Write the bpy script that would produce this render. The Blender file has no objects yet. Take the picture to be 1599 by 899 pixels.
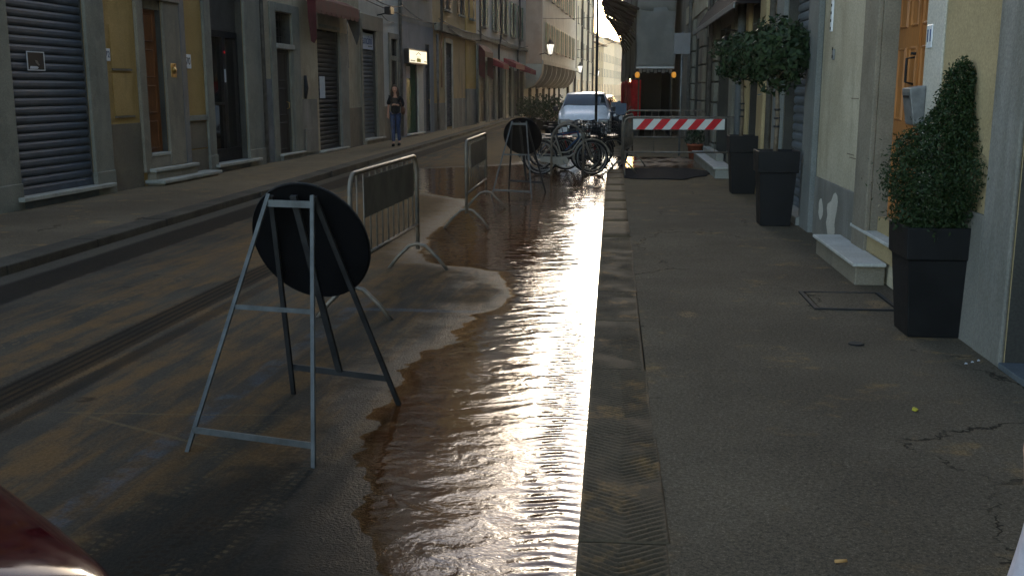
import bpy, bmesh, math, random
from mathutils import Vector, noise, Matrix, Euler
R = math.radians
S = bpy.context.scene
COL = S.collection
rnd = random.Random(7)

# ------------------------------------------------------------------ camera
cam = bpy.data.cameras.new('camera'); camo = bpy.data.objects.new('camera', cam); COL.objects.link(camo)
cam.sensor_width = 36; cam.lens = 1604 * 36 / 1599
cam.clip_start = .05; cam.clip_end = 3000
camo.location = (0, 0, 1.72); camo.rotation_euler = (R(90 - 10.921), 0, R(5.507))
S.camera = camo
# ------------------------------------------------------------------ sky, sun, exposure
SUN_EL, SUN_AZ = 10.4, -2.4          # degrees; azimuth from +Y, negative = to the left of the street
world = bpy.data.worlds.new('World'); S.world = world; world.use_nodes = True
wn = world.node_tree.nodes; wl = world.node_tree.links
sky = wn.new('ShaderNodeTexSky'); sky.sky_type = 'NISHITA'; sky.sun_disc = False
sky.sun_elevation = R(SUN_EL); sky.sun_rotation = R(SUN_AZ)
sky.air_density = .7; sky.dust_density = .8; sky.ozone_density = 0.0
bg = wn['Background']; bg.inputs['Strength'].default_value = .15
wl.new(sky.outputs[0], bg.inputs[0])
sun = bpy.data.lights.new('sun', 'SUN'); suno = bpy.data.objects.new('sun', sun); COL.objects.link(suno)
sun.energy = .2; sun.angle = R(11); sun.color = (1, .94, .84)
_d = Vector((math.sin(R(SUN_AZ)) * math.cos(R(SUN_EL)), math.cos(R(SUN_AZ)) * math.cos(R(SUN_EL)), math.sin(R(SUN_EL))))
suno.rotation_euler = _d.to_track_quat('Z', 'Y').to_euler()
suno.location = (0, 0, 40)
S.view_settings.view_transform = 'Standard'; S.view_settings.look = 'None'
S.view_settings.exposure = 2.2; S.view_settings.gamma = 1; S.view_settings.use_curve_mapping = False
S.render.engine = 'CYCLES'
S.cycles.use_denoising = True
S.cycles.max_bounces = 6; S.cycles.diffuse_bounces = 3; S.cycles.glossy_bounces = 3
S.cycles.transparent_max_bounces = 6; S.cycles.caustics_reflective = False; S.cycles.caustics_refractive = False
S.cycles.sample_clamp_indirect = 6

# ================================================================== material helpers
class X:
    """tiny expression builder on shader math nodes"""
    def __init__(s, nt, sock): s.nt = nt; s.s = sock
    def _op(s, op, *a):
        n = s.nt.nodes.new('ShaderNodeMath'); n.operation = op
        for i, v in enumerate((s,) + a):
            if isinstance(v, X): s.nt.links.new(v.s, n.inputs[i])
            else: n.inputs[i].default_value = float(v)
        return X(s.nt, n.outputs[0])
    def __add__(s, o): return s._op('ADD', o)
    __radd__ = __add__
    def __sub__(s, o): return s._op('SUBTRACT', o)
    def __rsub__(s, o): return (s * -1.0) + o
    def __mul__(s, o): return s._op('MULTIPLY', o)
    __rmul__ = __mul__
    def __truediv__(s, o): return s._op('DIVIDE', o)
    def abs(s): return s._op('ABSOLUTE')
    def sin(s): return s._op('SINE')
    def min(s, o): return s._op('MINIMUM', o)
    def max(s, o): return s._op('MAXIMUM', o)
    def frac(s): return s._op('FRACT')
    def pow(s, o): return s._op('POWER', o)
    def ss(s, a, b, lo=0., hi=1.):
        n = s.nt.nodes.new('ShaderNodeMapRange'); n.interpolation_type = 'SMOOTHSTEP'
        if a > b: a, b, lo, hi = b, a, hi, lo
        s.nt.links.new(s.s, n.inputs[0])
        for i, v in zip((1, 2, 3, 4), (a, b, lo, hi)): n.inputs[i].default_value = v
        return X(s.nt, n.outputs[0])

class MB:
    def __init__(s, name):
        s.m = bpy.data.materials.new(name); s.m.use_nodes = True
        s.nt = s.m.node_tree; s.b = s.nt.nodes['Principled BSDF']
        g = s.nt.nodes.new('ShaderNodeNewGeometry'); s.pos = g.outputs['Position']
        sp = s.nt.nodes.new('ShaderNodeSeparateXYZ'); s.nt.links.new(s.pos, sp.inputs[0])
        s.x, s.y, s.z = (X(s.nt, o) for o in sp.outputs)
    def vec(s, x, y, z):
        c = s.nt.nodes.new('ShaderNodeCombineXYZ')
        for i, v in enumerate((x, y, z)):
            if isinstance(v, X): s.nt.links.new(v.s, c.inputs[i])
            else: c.inputs[i].default_value = v
        return c.outputs[0]
    def noise(s, scale, detail=3, rough=.55, v=None, dist=0.):
        n = s.nt.nodes.new('ShaderNodeTexNoise'); n.inputs['Scale'].default_value = scale
        n.inputs['Detail'].default_value = detail; n.inputs['Roughness'].default_value = rough
        n.inputs['Distortion'].default_value = dist
        s.nt.links.new(v if v is not None else s.pos, n.inputs['Vector'])
        return X(s.nt, n.outputs[0])
    def voro(s, scale, v=None, feature='F1'):
        n = s.nt.nodes.new('ShaderNodeTexVoronoi'); n.feature = feature; n.inputs['Scale'].default_value = scale
        s.nt.links.new(v if v is not None else s.pos, n.inputs['Vector'])
        return X(s.nt, n.outputs['Distance'])
    def col(s, c):
        n = s.nt.nodes.new('ShaderNodeRGB'); n.outputs[0].default_value = (*c, 1); return n.outputs[0]
    def mix(s, f, a, b):
        n = s.nt.nodes.new('ShaderNodeMix'); n.data_type = 'RGBA'
        if isinstance(f, X): s.nt.links.new(f.s, n.inputs[0])
        else: n.inputs[0].default_value = f
        for i, v in ((6, a), (7, b)):
            if isinstance(v, tuple): n.inputs[i].default_value = (*v, 1)
            else: s.nt.links.new(v, n.inputs[i])
        return n.outputs[2]
    def scale(s, c, f):
        n = s.nt.nodes.new('ShaderNodeMix'); n.data_type = 'RGBA'; n.blend_type = 'MULTIPLY'; n.inputs[0].default_value = 1
        s.nt.links.new(c, n.inputs[6])
        cc = s.nt.nodes.new('ShaderNodeCombineColor')
        for i in range(3): s.nt.links.new(f.s, cc.inputs[i])
        s.nt.links.new(cc.outputs[0], n.inputs[7]); return n.outputs[2]
    def bump(s, h, dist=.01, strength=1.):
        n = s.nt.nodes.new('ShaderNodeBump'); n.inputs['Distance'].default_value = dist; n.inputs['Strength'].default_value = strength
        s.nt.links.new(h.s, n.inputs['Height']); s.nt.links.new(n.outputs[0], s.b.inputs['Normal']); return n.outputs[0]
    def base(s, c): s.nt.links.new(c, s.b.inputs['Base Color'])
    def set(s, **k):
        names = dict(rough='Roughness', metal='Metallic', spec='Specular IOR Level', ior='IOR', trans='Transmission Weight', alpha='Alpha', estr='Emission Strength', coat='Coat Weight')
        for a, v in k.items():
            i = s.b.inputs[names[a]]
            if isinstance(v, X): s.nt.links.new(v.s, i)
            else: i.default_value = v
        return s

MATS = {}
def stuc(name, c1, c2, sc=1.2, rough=.92, bump=.004, stain=None, sk=.5, fine=60, spec=.12, metal=0.):
    """mottled mineral surface: two tones, streaky stains, grain"""
    m = MB(name)
    n1 = m.noise(sc, 5, .6); n2 = m.noise(fine, 3, .6)
    st = m.noise(1.6, 4, .65, m.vec(m.x * 1.5, m.y * 1.5, m.z * .22))
    c = m.mix(n1.ss(.35, .68), c1, c2)
    if stain:
        c = m.mix(m.noise(.75, 6, .68).ss(.555, .60) * .28, c, tuple(min(1, v * 1.25) for v in c2)); c = m.mix(st.ss(.50, .74) * sk, c, stain)
        c = m.mix(m.noise(1.1, 6, .7, m.vec(m.x + 31, m.y + 17, m.z)).ss(.60, .64) * .4 * sk, c, stain)
    c = m.scale(c, n2.ss(.2, .8, .78, 1.15))
    m.base(c); m.set(rough=rough, spec=spec, metal=metal)
    m.bump(n2 * .6 + m.noise(9, 4) * .8, bump)
    MATS[name] = m.m; return m.m
def plain(name, c, rough=.5, metal=0., spec=.22, var=.2, sc=8, bump=0., c2=None):
    m = MB(name); n = m.noise(sc, 4, .6)
    a = tuple(v * (1 - var) for v in c); b = c2 or tuple(min(1, v * (1 + var)) for v in c)
    m.base(m.mix(n.ss(.3, .7), a, b)); m.set(rough=n.ss(.2, .8, max(.02, rough - .08), min(1, rough + .1)), metal=metal, spec=spec)
    if bump: m.bump(m.noise(sc * 6, 3), bump)
    MATS[name] = m.m; return m.m
def emit(name, c, st, base=(.8, .8, .8)):
    m = MB(name); m.b.inputs['Base Color'].default_value = (*base, 1)
    m.b.inputs['Emission Color'].default_value = (*c, 1); m.set(estr=st, rough=.4); MATS[name] = m.m; return m.m
def glass(name, c=(.01, .012, .014), rough=.06):
    m = MB(name); m.b.inputs['Base Color'].default_value = (*c, 1); m.set(rough=rough, spec=.6)
    m.bump(m.noise(1.2, 2), .01); MATS[name] = m.m; return m.m
def wood(name, c1, c2, rough=.5):
    m = MB(name)
    g = m.noise(6, 5, .6, m.vec(m.x * 9, m.y * 9, m.z * .7), 1.2)
    m.base(m.scale(m.mix(g.ss(.3, .7), c1, c2), m.noise(2.5, 3).ss(.2, .8, .75, 1.2))); m.set(rough=rough, spec=.4)
    m.bump(g, .002); MATS[name] = m.m; return m.m

stuc('yellow_stucco', (.41, .26, .09), (.46, .30, .115), stain=(.20, .135, .06), sk=.55)
stuc('tan_stucco', (.36, .28, .15), (.43, .34, .19), stain=(.25, .2, .11))
stuc('cream_stucco', (.42, .37, .26), (.5, .45, .33), stain=(.27, .23, .16))
stuc('shabby_stucco', (.36, .30, .20), (.45, .385, .27), sc=.9, stain=(.2, .165, .11), sk=.8)
stuc('white_stucco', (.5, .47, .39), (.58, .55, .47), stain=(.33, .30, .24))
stuc('pale_stucco', (.44, .41, .34), (.52, .49, .41), stain=(.3, .27, .22))
stuc('pink_stucco', (.46, .31, .22), (.52, .37, .27), stain=(.34, .24, .18))
stuc('ochre_stucco', (.33, .235, .11), (.39, .28, .14), sc=.8, stain=(.20, .16, .10), sk=.8)
stuc('ochre_bright', (.42, .27, .07), (.47, .31, .10), stain=(.3, .2, .08))
stuc('grey_stucco', (.22, .205, .17), (.28, .26, .22), stain=(.15, .14, .12))
stuc('blue_paint', (.215, .22, .225), (.25, .255, .26), stain=(.16, .165, .17))
stuc('jamb_grey', (.17, .18, .165), (.21, .215, .20), stain=(.12, .13, .12))
stuc('far_stucco', (.64, .54, .36), (.72, .62, .44), stain=(.5, .42, .28))  # lightened to stand in for the hazy glow on the far houses
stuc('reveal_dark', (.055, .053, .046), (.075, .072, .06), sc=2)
stuc('pietra', (.195, .19, .152), (.245, .237, .19), sc=2.2, stain=(.11, .11, .10), sk=.7, bump=.006)
stuc('pietra_brown', (.20, .175, .13), (.25, .22, .165), sc=2., stain=(.12, .11, .09), sk=.7, bump=.006)
stuc('dado_grey', (.17, .165, .14), (.22, .21, .18), sc=1.6, stain=(.33, .32, .29), sk=.5, bump=.006)
stuc('dado_brown', (.17, .14, .10), (.215, .175, .12), sc=1.6, stain=(.12, .10, .08), sk=.6, bump=.006)
stuc('graffiti_grey', (.15, .16, .16), (.21, .215, .21), sc=1.8, stain=(.33, .35, .36), sk=.7)
stuc('kerb_dark', (.045, .043, .036), (.07, .066, .054), sc=2, stain=(.03, .03, .026), bump=.008)
stuc('marble', (.42, .42, .38), (.50, .50, .46), sc=3, stain=(.30, .29, .25), rough=.55, bump=.0015)
stuc('step_stone', (.30, .30, .26), (.37, .37, .32), sc=3, stain=(.2, .2, .17), rough=.75)
stuc('slate', (.10, .115, .125), (.13, .145, .15), sc=3, rough=.6, stain=(.08, .09, .09))
stuc('roof_tile', (.24, .12, .07), (.30, .16, .09), sc=4, stain=(.14, .09, .06))
plain('shutter_blue', (.075, .085, .10), .6, .1, spec=.25, var=.18, sc=4, bump=.002)
plain('shutter_black', (.035, .033, .03), .7, .1, spec=.2, var=.3, sc=4)
plain('shutter_grey', (.13, .13, .125), .65, .1, spec=.25, var=.2, sc=4)
plain('shutter_steel', (.13, .15, .165), .6, .15, spec=.3, var=.18, sc=4, bump=.002)
plain('louvre_green', (.03, .115, .08), .6, var=.25)
plain('louvre_pale', (.12, .17, .14), .7, var=.25)
plain('black_paint', (.012, .012, .013), .45, var=.3)
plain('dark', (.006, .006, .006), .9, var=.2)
plain('white_paint', (.72, .72, .70), .5, var=.05)
plain('plate_white', (.75, .76, .76), .3, var=.04)
plain('ink_blue', (.03, .06, .16), .5)
plain('ink_black', (.015, .015, .015), .5)
plain('green_door', (.012, .085, .035), .45, var=.12)
plain('blue_door', (.03, .035, .045), .5, var=.15)
plain('brass', (.42, .27, .09), .3, 1., var=.2)
plain('iron', (.022, .022, .022), .7, .1, var=.3)
plain('galv', (.20, .205, .20), .5, .4, var=.22, sc=14)
plain('galv_worn', (.15, .145, .13), .5, .4, var=.3, sc=10, c2=(.21, .17, .125))
plain('frame_steel', (.085, .09, .088), .6, .1, var=.25, sc=12)
plain('sign_black', (.0025, .0025, .003), .7, spec=.08, var=.4, sc=5)
plain('dark_panel', (.05, .05, .046), .7, var=.3, sc=6)
plain('barrier_panel', (.115, .11, .095), .75, spec=.2, var=.25, sc=5)
plain('maroon', (.07, .012, .015), .85, var=.25, sc=3)
plain('planter', (.008, .0085, .009), .55, var=.2, sc=5)
plain('soil', (.04, .028, .018), .95, var=.4, sc=40, bump=.01)
plain('bark', (.16, .125, .085), .9, var=.3, sc=25, bump=.004)
plain('red_stripe', (.55, .012, .02), .4, var=.08)
plain('white_stripe', (.62, .64, .60), .4, var=.06)
def cloth(name, c, var, tr, sc=1.5):
    m = MB(name); n = m.noise(sc, 4, .6); k = m.mix(n.ss(.3, .7), tuple(v * (1 - var) for v in c), tuple(v * (1 + var) for v in c)); m.base(k); m.set(rough=.85, spec=.2)
    t = m.nt.nodes.new('ShaderNodeBsdfTranslucent'); m.nt.links.new(k, t.inputs[0]); x = m.nt.nodes.new('ShaderNodeMixShader'); x.inputs[0].default_value = tr
    m.nt.links.new(m.b.outputs[0], x.inputs[1]); m.nt.links.new(t.outputs[0], x.inputs[2]); m.nt.links.new(x.outputs[0], m.nt.nodes['Material Output'].inputs['Surface']); MATS[name] = m.m
cloth('red_net', (.6, .012, .02), .25, .5, 3); cloth('tarp', (.42, .42, .385), .12, .5); cloth('tarp_dark', (.28, .28, .26), .2, .45)
cloth('maroon_bright', (.30, .035, .045), .2, .35, 3)
wood('board', (.040, .027, .017), (.075, .05, .03), .8)
wood('oak_door', (.30, .115, .028), (.42, .17, .045), .42)
wood('brown_door', (.17, .06, .018), (.25, .095, .028), .45)
wood('dark_door', (.016, .013, .010), (.03, .023, .017), .6)
glass('window_glass'); glass('shop_glass', (.008, .009, .010), .05)
glass('car_glass', (.012, .02, .024), .03)
plain('car_white', (.80, .82, .82), .22, .0, .5, var=.05)
plain('car_silver', (.38, .40, .41), .25, .5, var=.05)
plain('car_red', (.05, .003, .006), .12, .0, .3, var=.1)
plain('car_dark', (.02, .022, .027), .2, .1, var=.1)
plain('rubber', (.014, .014, .014), .75, var=.3)
plain('chrome', (.16, .16, .155), .35, .7, var=.1)
plain('cycle_white', (.21, .19, .15), .4, var=.12)
plain('cycle_black', (.015, .015, .016), .35, var=.2)
plain('cycle_blue', (.02, .06, .13), .35, var=.2)
plain('cycle_red', (.22, .02, .02), .4, var=.2)
plain('terracotta', (.35, .10, .05), .85, var=.2)
plain('plastic_black', (.02, .02, .021), .5, var=.2)
plain('paper', (.55, .57, .58), .8, var=.08)
plain('denim', (.035, .055, .115), .9, var=.3, sc=10)
plain('cloth_black', (.010, .010, .011), .9, var=.3)
plain('hair_brown', (.05, .024, .012), .5, var=.35, sc=30)
plain('hair_blond', (.42, .26, .11), .5, var=.3, sc=60)
plain('skin', (.52, .27, .18), .5, var=.06)
plain('cloth_pale', (.55, .50, .52), .9, var=.1, sc=30, bump=.002)
plain('bag_brown', (.10, .04, .022), .6, var=.2)
plain('yellow_bit', (.5, .45, .04), .6)
plain('cigarette', (.55, .32, .12), .8)
plain('cable', (.02, .02, .02), .7)
plain('pipe', (.16, .155, .14), .55, .5, var=.25)
emit('lamp_glass', (1, .93, .78), .36)
emit('amber', (1, .42, .05), .10, (.6, .3, .05))
emit('sign_lit', (1, .96, .72), .17)
emit('red_led', (1, .02, .03), .06, (.3, 0, 0))

def leafmat(name, c1, c2):
    m = MB(name); n = m.noise(9, 3)
    oi = m.nt.nodes.new('ShaderNodeNewGeometry')
    f = X(m.nt, oi.outputs['Random Per Island'])
    m.base(m.mix(f, c1, c2)); m.set(rough=.6, spec=.25)
    MATS[name] = m.m; return m.m
leafmat('laurel_leaf', (.010, .024, .009), (.032, .055, .02))
leafmat('thuja_leaf', (.008, .022, .006), (.026, .045, .012))

# ---- road
def road_mat():
    m = MB('road_asphalt')
    at = m.nt.nodes.new('ShaderNodeAttribute'); at.attribute_name = 'depth'; dep = X(m.nt, at.outputs['Fac'])
    x, y = m.x, m.y
    nA = m.noise(.8, 5, .6); nB = m.noise(5, 4, .65); nF = m.noise(70, 3, .6); nG = m.noise(220, 2, .6)
    stretch = m.noise(2.2, 5, .62, m.vec((x - y * .05) * 2.6, y * .35, 0.))
    c = m.mix(nA.ss(.35, .7), (0.0540, 0.0490, 0.0396), (0.0788, 0.0698, 0.0541))
    # dusty sand left by the flow, drawn out along the street
    sand = stretch.ss(.40, .62) * (x + .06 * y).ss(-4.9, -3.2) * nB.ss(.25, .6, .35, 1.)
    c = m.mix(sand * .85, c, (0.1575, 0.0936, 0.0409))
    near = y.ss(8.2, 11.5) * x.ss(-4.6, -3.4) * nB.ss(.2, .55, .5, 1)
    c = m.mix(near * .85, c, (0.1725, 0.1044, 0.0475))
    # darker repaired patch by the gutter
    patch = (((x + 1.25) * .9).pow(2.) + ((y - 3.3) * .55).pow(2.) + (nB - .5) * .5).ss(.55, .35)
    c = m.mix(patch * .75, c, (0.0375, 0.0360, 0.0310))
    # faded blue bay lines
    wob = (nB - .5) * .06
    bl = ((x + 2.36 - y * .045 + wob).abs()).ss(.085, .055) * y.ss(3.0, 3.3) * y.ss(9.6, 7.4) * nB.ss(.42, .62) * nA.ss(.3, .55, .35, 1) * nF.ss(.25, .5, .45, 1)
    bl2 = ((y - 7.83 - (x + 1.5) * .05 + wob * .5).abs()).ss(.06, .04) * x.ss(-2.12, -2.05) * x.ss(-.95, -1.05) * nB.ss(.3, .5, .4, 1)
    c = m.mix((bl * .5).max(bl2 * .55), c, (0.0788, 0.1116, 0.1485))
    # wet tyre track
    tx = x + 3.46 - y * .022
    tr = (tx.abs() + (nF - .5) * .05).ss(.17, .11)
    gro = ((tx * 2 * math.pi / .062).sin()).ss(-.3, .6)
    tr = tr * (gro * .22 + .78) * y.ss(14, 9)
    tr2 = ((tx - .27).abs() + (nF - .5) * .06).ss(.09, .04) * .7 * y.ss(13, 6)
    trk = tr.max(tr2)
    c = m.mix(trk * .94, c, (0.0150, 0.0130, 0.0106))
    # wet channel beside the far kerb
    ch = ((x + 5.03 + (nB - .5) * .10).abs()).ss(.27, .21)
    c = m.mix(ch * .85, c, (0.0165, 0.0151, 0.0132))
    gut = x.ss(-5.2, -5.3)
    c = m.mix(gut * .6, c, (0.0938, 0.0864, 0.0693))
    # tread prints in pale mud
    def tread(cx, sl, w, col, amt, y0, y1, per=.045):
        nonlocal c
        dx = x - cx - y * sl
        band = dx.abs().ss(w, w * .75) * y.ss(y0, y0 + .6) * y.ss(y1, y1 - .8)
        blk = ((y * 2 * math.pi / per + dx.abs() * 40.).sin()).ss(-.25, .25) * (((dx) * 2 * math.pi / .055).sin()).ss(-.6, -.2)
        c = m.mix(band * blk * nA.ss(.35, .55, .1, 1.) * nB.ss(.4, .6, .05, 1.) * nF.ss(.3, .6, .3, 1.) * amt, c, col)
    tread(-2.52, .155, .13, (0.1425, 0.1044, 0.0561), .75, 2.5, 8.4)
    tread(-2.20, .155, .10, (0.0413, 0.0274, 0.0158), .7, 2.5, 7.)
    tread(-2.02, .150, .09, (0.1575, 0.1152, 0.0627), .8, 2.5, 7.6)
    tread(-4.42, .06, .10, (0.1650, 0.1152, 0.0660), .6, 4.0, 9.5, .16)
    # pale scratches
    s1 = ((y - 5.1 + (x + 2.0) * -.10 + (nB - .5) * .03).abs()).ss(.014, .004) * x.ss(-2.95, -2.8) * x.ss(-1.6, -1.9)
    s2 = ((y - 4.98 + (x + 2.75) * .45 + (nB - .5) * .03).abs()).ss(.02, .006) * x.ss(-2.85, -2.7) * x.ss(-1.8, -2.0)
    c = m.mix(s1.max(s2) * .6, c, (0.1575, 0.1188, 0.0660))
    # oil spots
    sp = m.voro(2.1).ss(.16, .08) * nB.ss(.45, .6)
    c = m.mix(sp * .7, c, (0.0187, 0.0173, 0.0145))
    c = m.scale(c, nF.ss(.2, .8, .72, 1.22) * nG.ss(.2, .8, .8, 1.15))
    wet = (dep + (nB - .5) * .010 + (nF - .5) * .004).ss(-.009, -.0005)
    wetlow = (dep + (nA - .5) * .02).ss(-.03, -.006) * .55
    c = m.mix(wet.max(wetlow), c, m.scale(c, nB * 0 + .34))
    m.base(c)
    wetall = wet
    m.set(rough=(.88 - wetall * .35 + (nF - .5) * .2).max(.12), spec=wet * .05 + .03)
    m.bump(nF * (.5 + wet * .9) + nG * .5 + nB * .4 + sand * .3, .006, 1.)
    return m.m
MATS['road'] = road_mat()

def pave_mat():
    m = MB('pavement_asphalt')
    x, y = m.x, m.y
    nA = m.noise(.7, 5, .6); nB = m.noise(4, 4, .65); nF = m.noise(60, 3, .65); nG = m.noise(190, 2, .6); nP = m.noise(2.3, 5, .6)
    c = m.mix(nA.ss(.35, .7), (0.0989, 0.0815, 0.0572), (0.1382, 0.1133, 0.0784))
    c = m.mix(y.ss(13, 19) * .5 * nB.ss(.3, .6, .5, 1), c, (0.2634, 0.1869, 0.1015))
    c = m.mix(nP.ss(.55, .68) * nB.ss(.40, .58) * .5, c, (0.2766, 0.1755, 0.0739))
    c = m.mix(m.voro(1.3, m.vec(x, y * .6, 0.)).ss(.13, .05) * nF.ss(.35, .6) * .6, c, (0.2634, 0.1698, 0.0830))
    c = m.mix(nG.ss(.62, .72) * .5, c, (0.2634, 0.2152, 0.1568))
    c = m.scale(c, nF.ss(.25, .75, .66, 1.3) * nG.ss(.25, .75, .75, 1.25))
    crack = m.voro(.55, m.vec(x + (nB - .5) * .5, y + (nP - .5) * .5, 0.), 'DISTANCE_TO_EDGE').ss(.006, .002) * nA.ss(.50, .57)
    c = m.mix(crack * .8, c, (0.0263, 0.0227, 0.0166))
    m.base(c); m.set(rough=.95, spec=.05)
    m.bump(nF * .6 + nG * .6 + nB * .5 - crack * 1.2, .006, 1.)
    return m.m
MATS['pavement'] = pave_mat()

def kerb_mat():
    m = MB('kerb_stone'); nA = m.noise(2.2, 5, .6); nB = m.noise(8, 4, .65); nF = m.noise(90, 3)
    c = m.mix(nA.ss(.35, .7), (0.0586, 0.0442, 0.0262), (0.0921, 0.0691, 0.0410))
    c = m.mix(m.noise(3.1, 4, .6).ss(.52, .66) * nB.ss(.4, .6) * .85, c, (0.2009, 0.1212, 0.0485))
    c = m.mix(m.y.ss(8, 16) * m.x.ss(-2., -1.) * .55 * nB.ss(.25, .55, .5, 1), c, (0.2093, 0.1426, 0.0713))
    at = m.nt.nodes.new('ShaderNodeAttribute'); at.attribute_name = 'groove'; gr = X(m.nt, at.outputs['Fac'])
    m.base(m.scale(c, nF.ss(.2, .8, .75, 1.2)))
    # grooves hold mud: pale silt settled in some, plain stone elsewhere
    m.set(rough=.82, spec=.2); m.bump(nF * .6 + nB, .004); return m.m
MATS['kerb'] = kerb_mat()

def water_mat():
    m = MB('muddy_water'); x, y = m.x, m.y
    at = m.nt.nodes.new('ShaderNodeAttribute'); at.attribute_name = 'depth'; dep = X(m.nt, at.outputs['Fac'])
    w1 = m.noise(1, 2, .5, m.vec(x * 2.2, y * 2.2, 0.))
    # small capillary ripples: crests lie mostly across the flow
    r1 = m.noise(1, 3, .6, m.vec(x * 15 + y * 4., y * 25 - x * 4., 0.), .5)
    r2 = m.noise(1, 3, .6, m.vec(x * 42 - y * 8., y * 58 + x * 16., 3.), .4)
    r3 = m.noise(1, 2, .5, m.vec(x * 5, y * 7, 7.), .8)
    # standing wave train along the kerb
    tw = ((y + (w1 - .5) * .10 + (x + .2).abs() * .22) * (2 * math.pi / .082)).sin()
    tm = (x + .24 + (w1 - .5) * .12).abs().ss(.17, .04) * y.ss(9.5, 6.5)
    # oblique V wakes
    ob = ((y * .96 - x * .55 + (w1 - .5) * .22) * (2 * math.pi / .56)).sin().pow(8.) * (x + .55).abs().ss(.5, .1)
    far = y.ss(9, 15)
    calm = (x + .95 + (w1 - .5) * .5).ss(-.1, .35, .22, 1.)
    pat = m.noise(1, 2, .5, m.vec(x * 1.3, y * .8, 11.)).ss(.35, .65, .35, 1.1)
    h = (r1 - .5) * .0013 * calm * pat + (r2 - .5) * .0015 * calm * pat + (r3 - .5) * .006 + tw * tm * .0022 * m.noise(1, 2, .5, m.vec(x * 9, y * 5, 21.)).ss(.3, .62, .25, 1.2) + ob * .0012 * calm
    bn = m.nt.nodes.new('ShaderNodeBump'); bn.inputs['Distance'].default_value = 1.; bn.inputs['Strength'].default_value = 1.
    m.nt.links.new(h.s, bn.inputs['Height'])
    mud = m.mix(m.noise(2.5, 4).ss(.3, .7), (0.1057, 0.0355, 0.0086), (0.1652, 0.0630, 0.0180))
    d = m.nt.nodes.new('ShaderNodeBsdfDiffuse'); m.nt.links.new(mud, d.inputs[0])
    t = m.nt.nodes.new('ShaderNodeBsdfTransparent'); t.inputs[0].default_value = (.86, .72, .54, 1)
    mx = m.nt.nodes.new('ShaderNodeMixShader'); m.nt.links.new((dep.ss(-.0005, .0035) * .5 + dep.ss(.002, .012) * .38).s, mx.inputs[0])
    m.nt.links.new(t.outputs[0], mx.inputs[1]); m.nt.links.new(d.outputs[0], mx.inputs[2])
    g = m.nt.nodes.new('ShaderNodeBsdfGlossy'); g.inputs['Roughness'].default_value = .035; g.inputs[0].default_value = (1, 1, 1, 1)
    m.nt.links.new(bn.outputs[0], g.inputs['Normal'])
    f = m.nt.nodes.new('ShaderNodeFresnel'); f.inputs[0].default_value = 1.43; m.nt.links.new(bn.outputs[0], f.inputs['Normal'])
    m2 = m.nt.nodes.new('ShaderNodeMixShader'); m.nt.links.new((X(m.nt, f.outputs[0]) * dep.ss(-.0012, .004)).s, m2.inputs[0])
    m.nt.links.new(mx.outputs[0], m2.inputs[1]); m.nt.links.new(g.outputs[0], m2.inputs[2])
    m.nt.links.new(m2.outputs[0], m.nt.nodes['Material Output'].inputs['Surface'])
    return m.m
MATS['water'] = water_mat()
plain('mud', (.14, .085, .04), .55, var=.45, sc=6, bump=.02)
plain('fresh_asphalt', (.018, .019, .021), .9, spec=.1, var=.3, sc=20, bump=.02)
plain('ground', (.09, .085, .075), .95, var=.2, sc=1)

# ================================================================== geometry helpers
def newbm(): return bmesh.new()
def PW(a, b, c): return (a, b, c)
def PL(u, n, z): return (-8.55 + .045 * u + n, u - .045 * n, z)     # left facade line: u along the street, n out of the wall
def PR(u, n, z): return (2.34 - n, u, z)                             # right facade line
def bx(bm, P, u0, u1, n0, n1, z0, z1):
    v = [bm.verts.new(P(u, n, z)) for z in (z0, z1) for n in (n0, n1) for u in (u0, u1)]
    for f in ((0, 1, 3, 2), (4, 5, 7, 6), (0, 1, 5, 4), (2, 3, 7, 6), (0, 2, 6, 4), (1, 3, 7, 5)):
        bm.faces.new([v[i] for i in f])
    return v
def tube(bm, pts, r, k=8, closed=False, caps=True):
    pts = [Vector(p) for p in pts]; n = len(pts); rings = []
    rs = r if isinstance(r, (list, tuple)) else [r] * n
    prev = None
    for i, p in enumerate(pts):
        a = pts[(i - 1) % n] if (i or closed) else p; b = pts[(i + 1) % n] if (i < n - 1 or closed) else p
        t = (b - a).normalized()
        if prev is None:
            ref = Vector((0, 0, 1)) if abs(t.z) < .9 else Vector((1, 0, 0)); s = t.cross(ref).normalized()
        else:
            s = (prev - t * prev.dot(t)); s = s.normalized() if s.length > 1e-6 else t.orthogonal().normalized()
        prev = s; q = t.cross(s)
        rings.append([bm.verts.new(p + (s * math.cos(2 * math.pi * j / k) + q * math.sin(2 * math.pi * j / k)) * rs[i]) for j in range(k)])
    m = n if closed else n - 1
    for i in range(m):
        A, B = rings[i], rings[(i + 1) % n]
        for j in range(k):
            f = bm.faces.new((A[j], A[(j + 1) % k], B[(j + 1) % k], B[j])); f.smooth = True
    if caps and not closed:
        bm.faces.new(rings[0]); bm.faces.new(rings[-1])
def lathe(bm, prof, c=(0, 0, 0), k=16, P=None):
    rings = []
    for r, z in prof:
        rings.append([bm.verts.new((c[0] + r * math.cos(2 * math.pi * j / k), c[1] + r * math.sin(2 * math.pi * j / k), c[2] + z)) for j in range(k)])
    for A, B in zip(rings, rings[1:]):
        for j in range(k):
            f = bm.faces.new((A[j], A[(j + 1) % k], B[(j + 1) % k], B[j])); f.smooth = True
    bm.faces.new(rings[0]); bm.faces.new(rings[-1])
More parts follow.
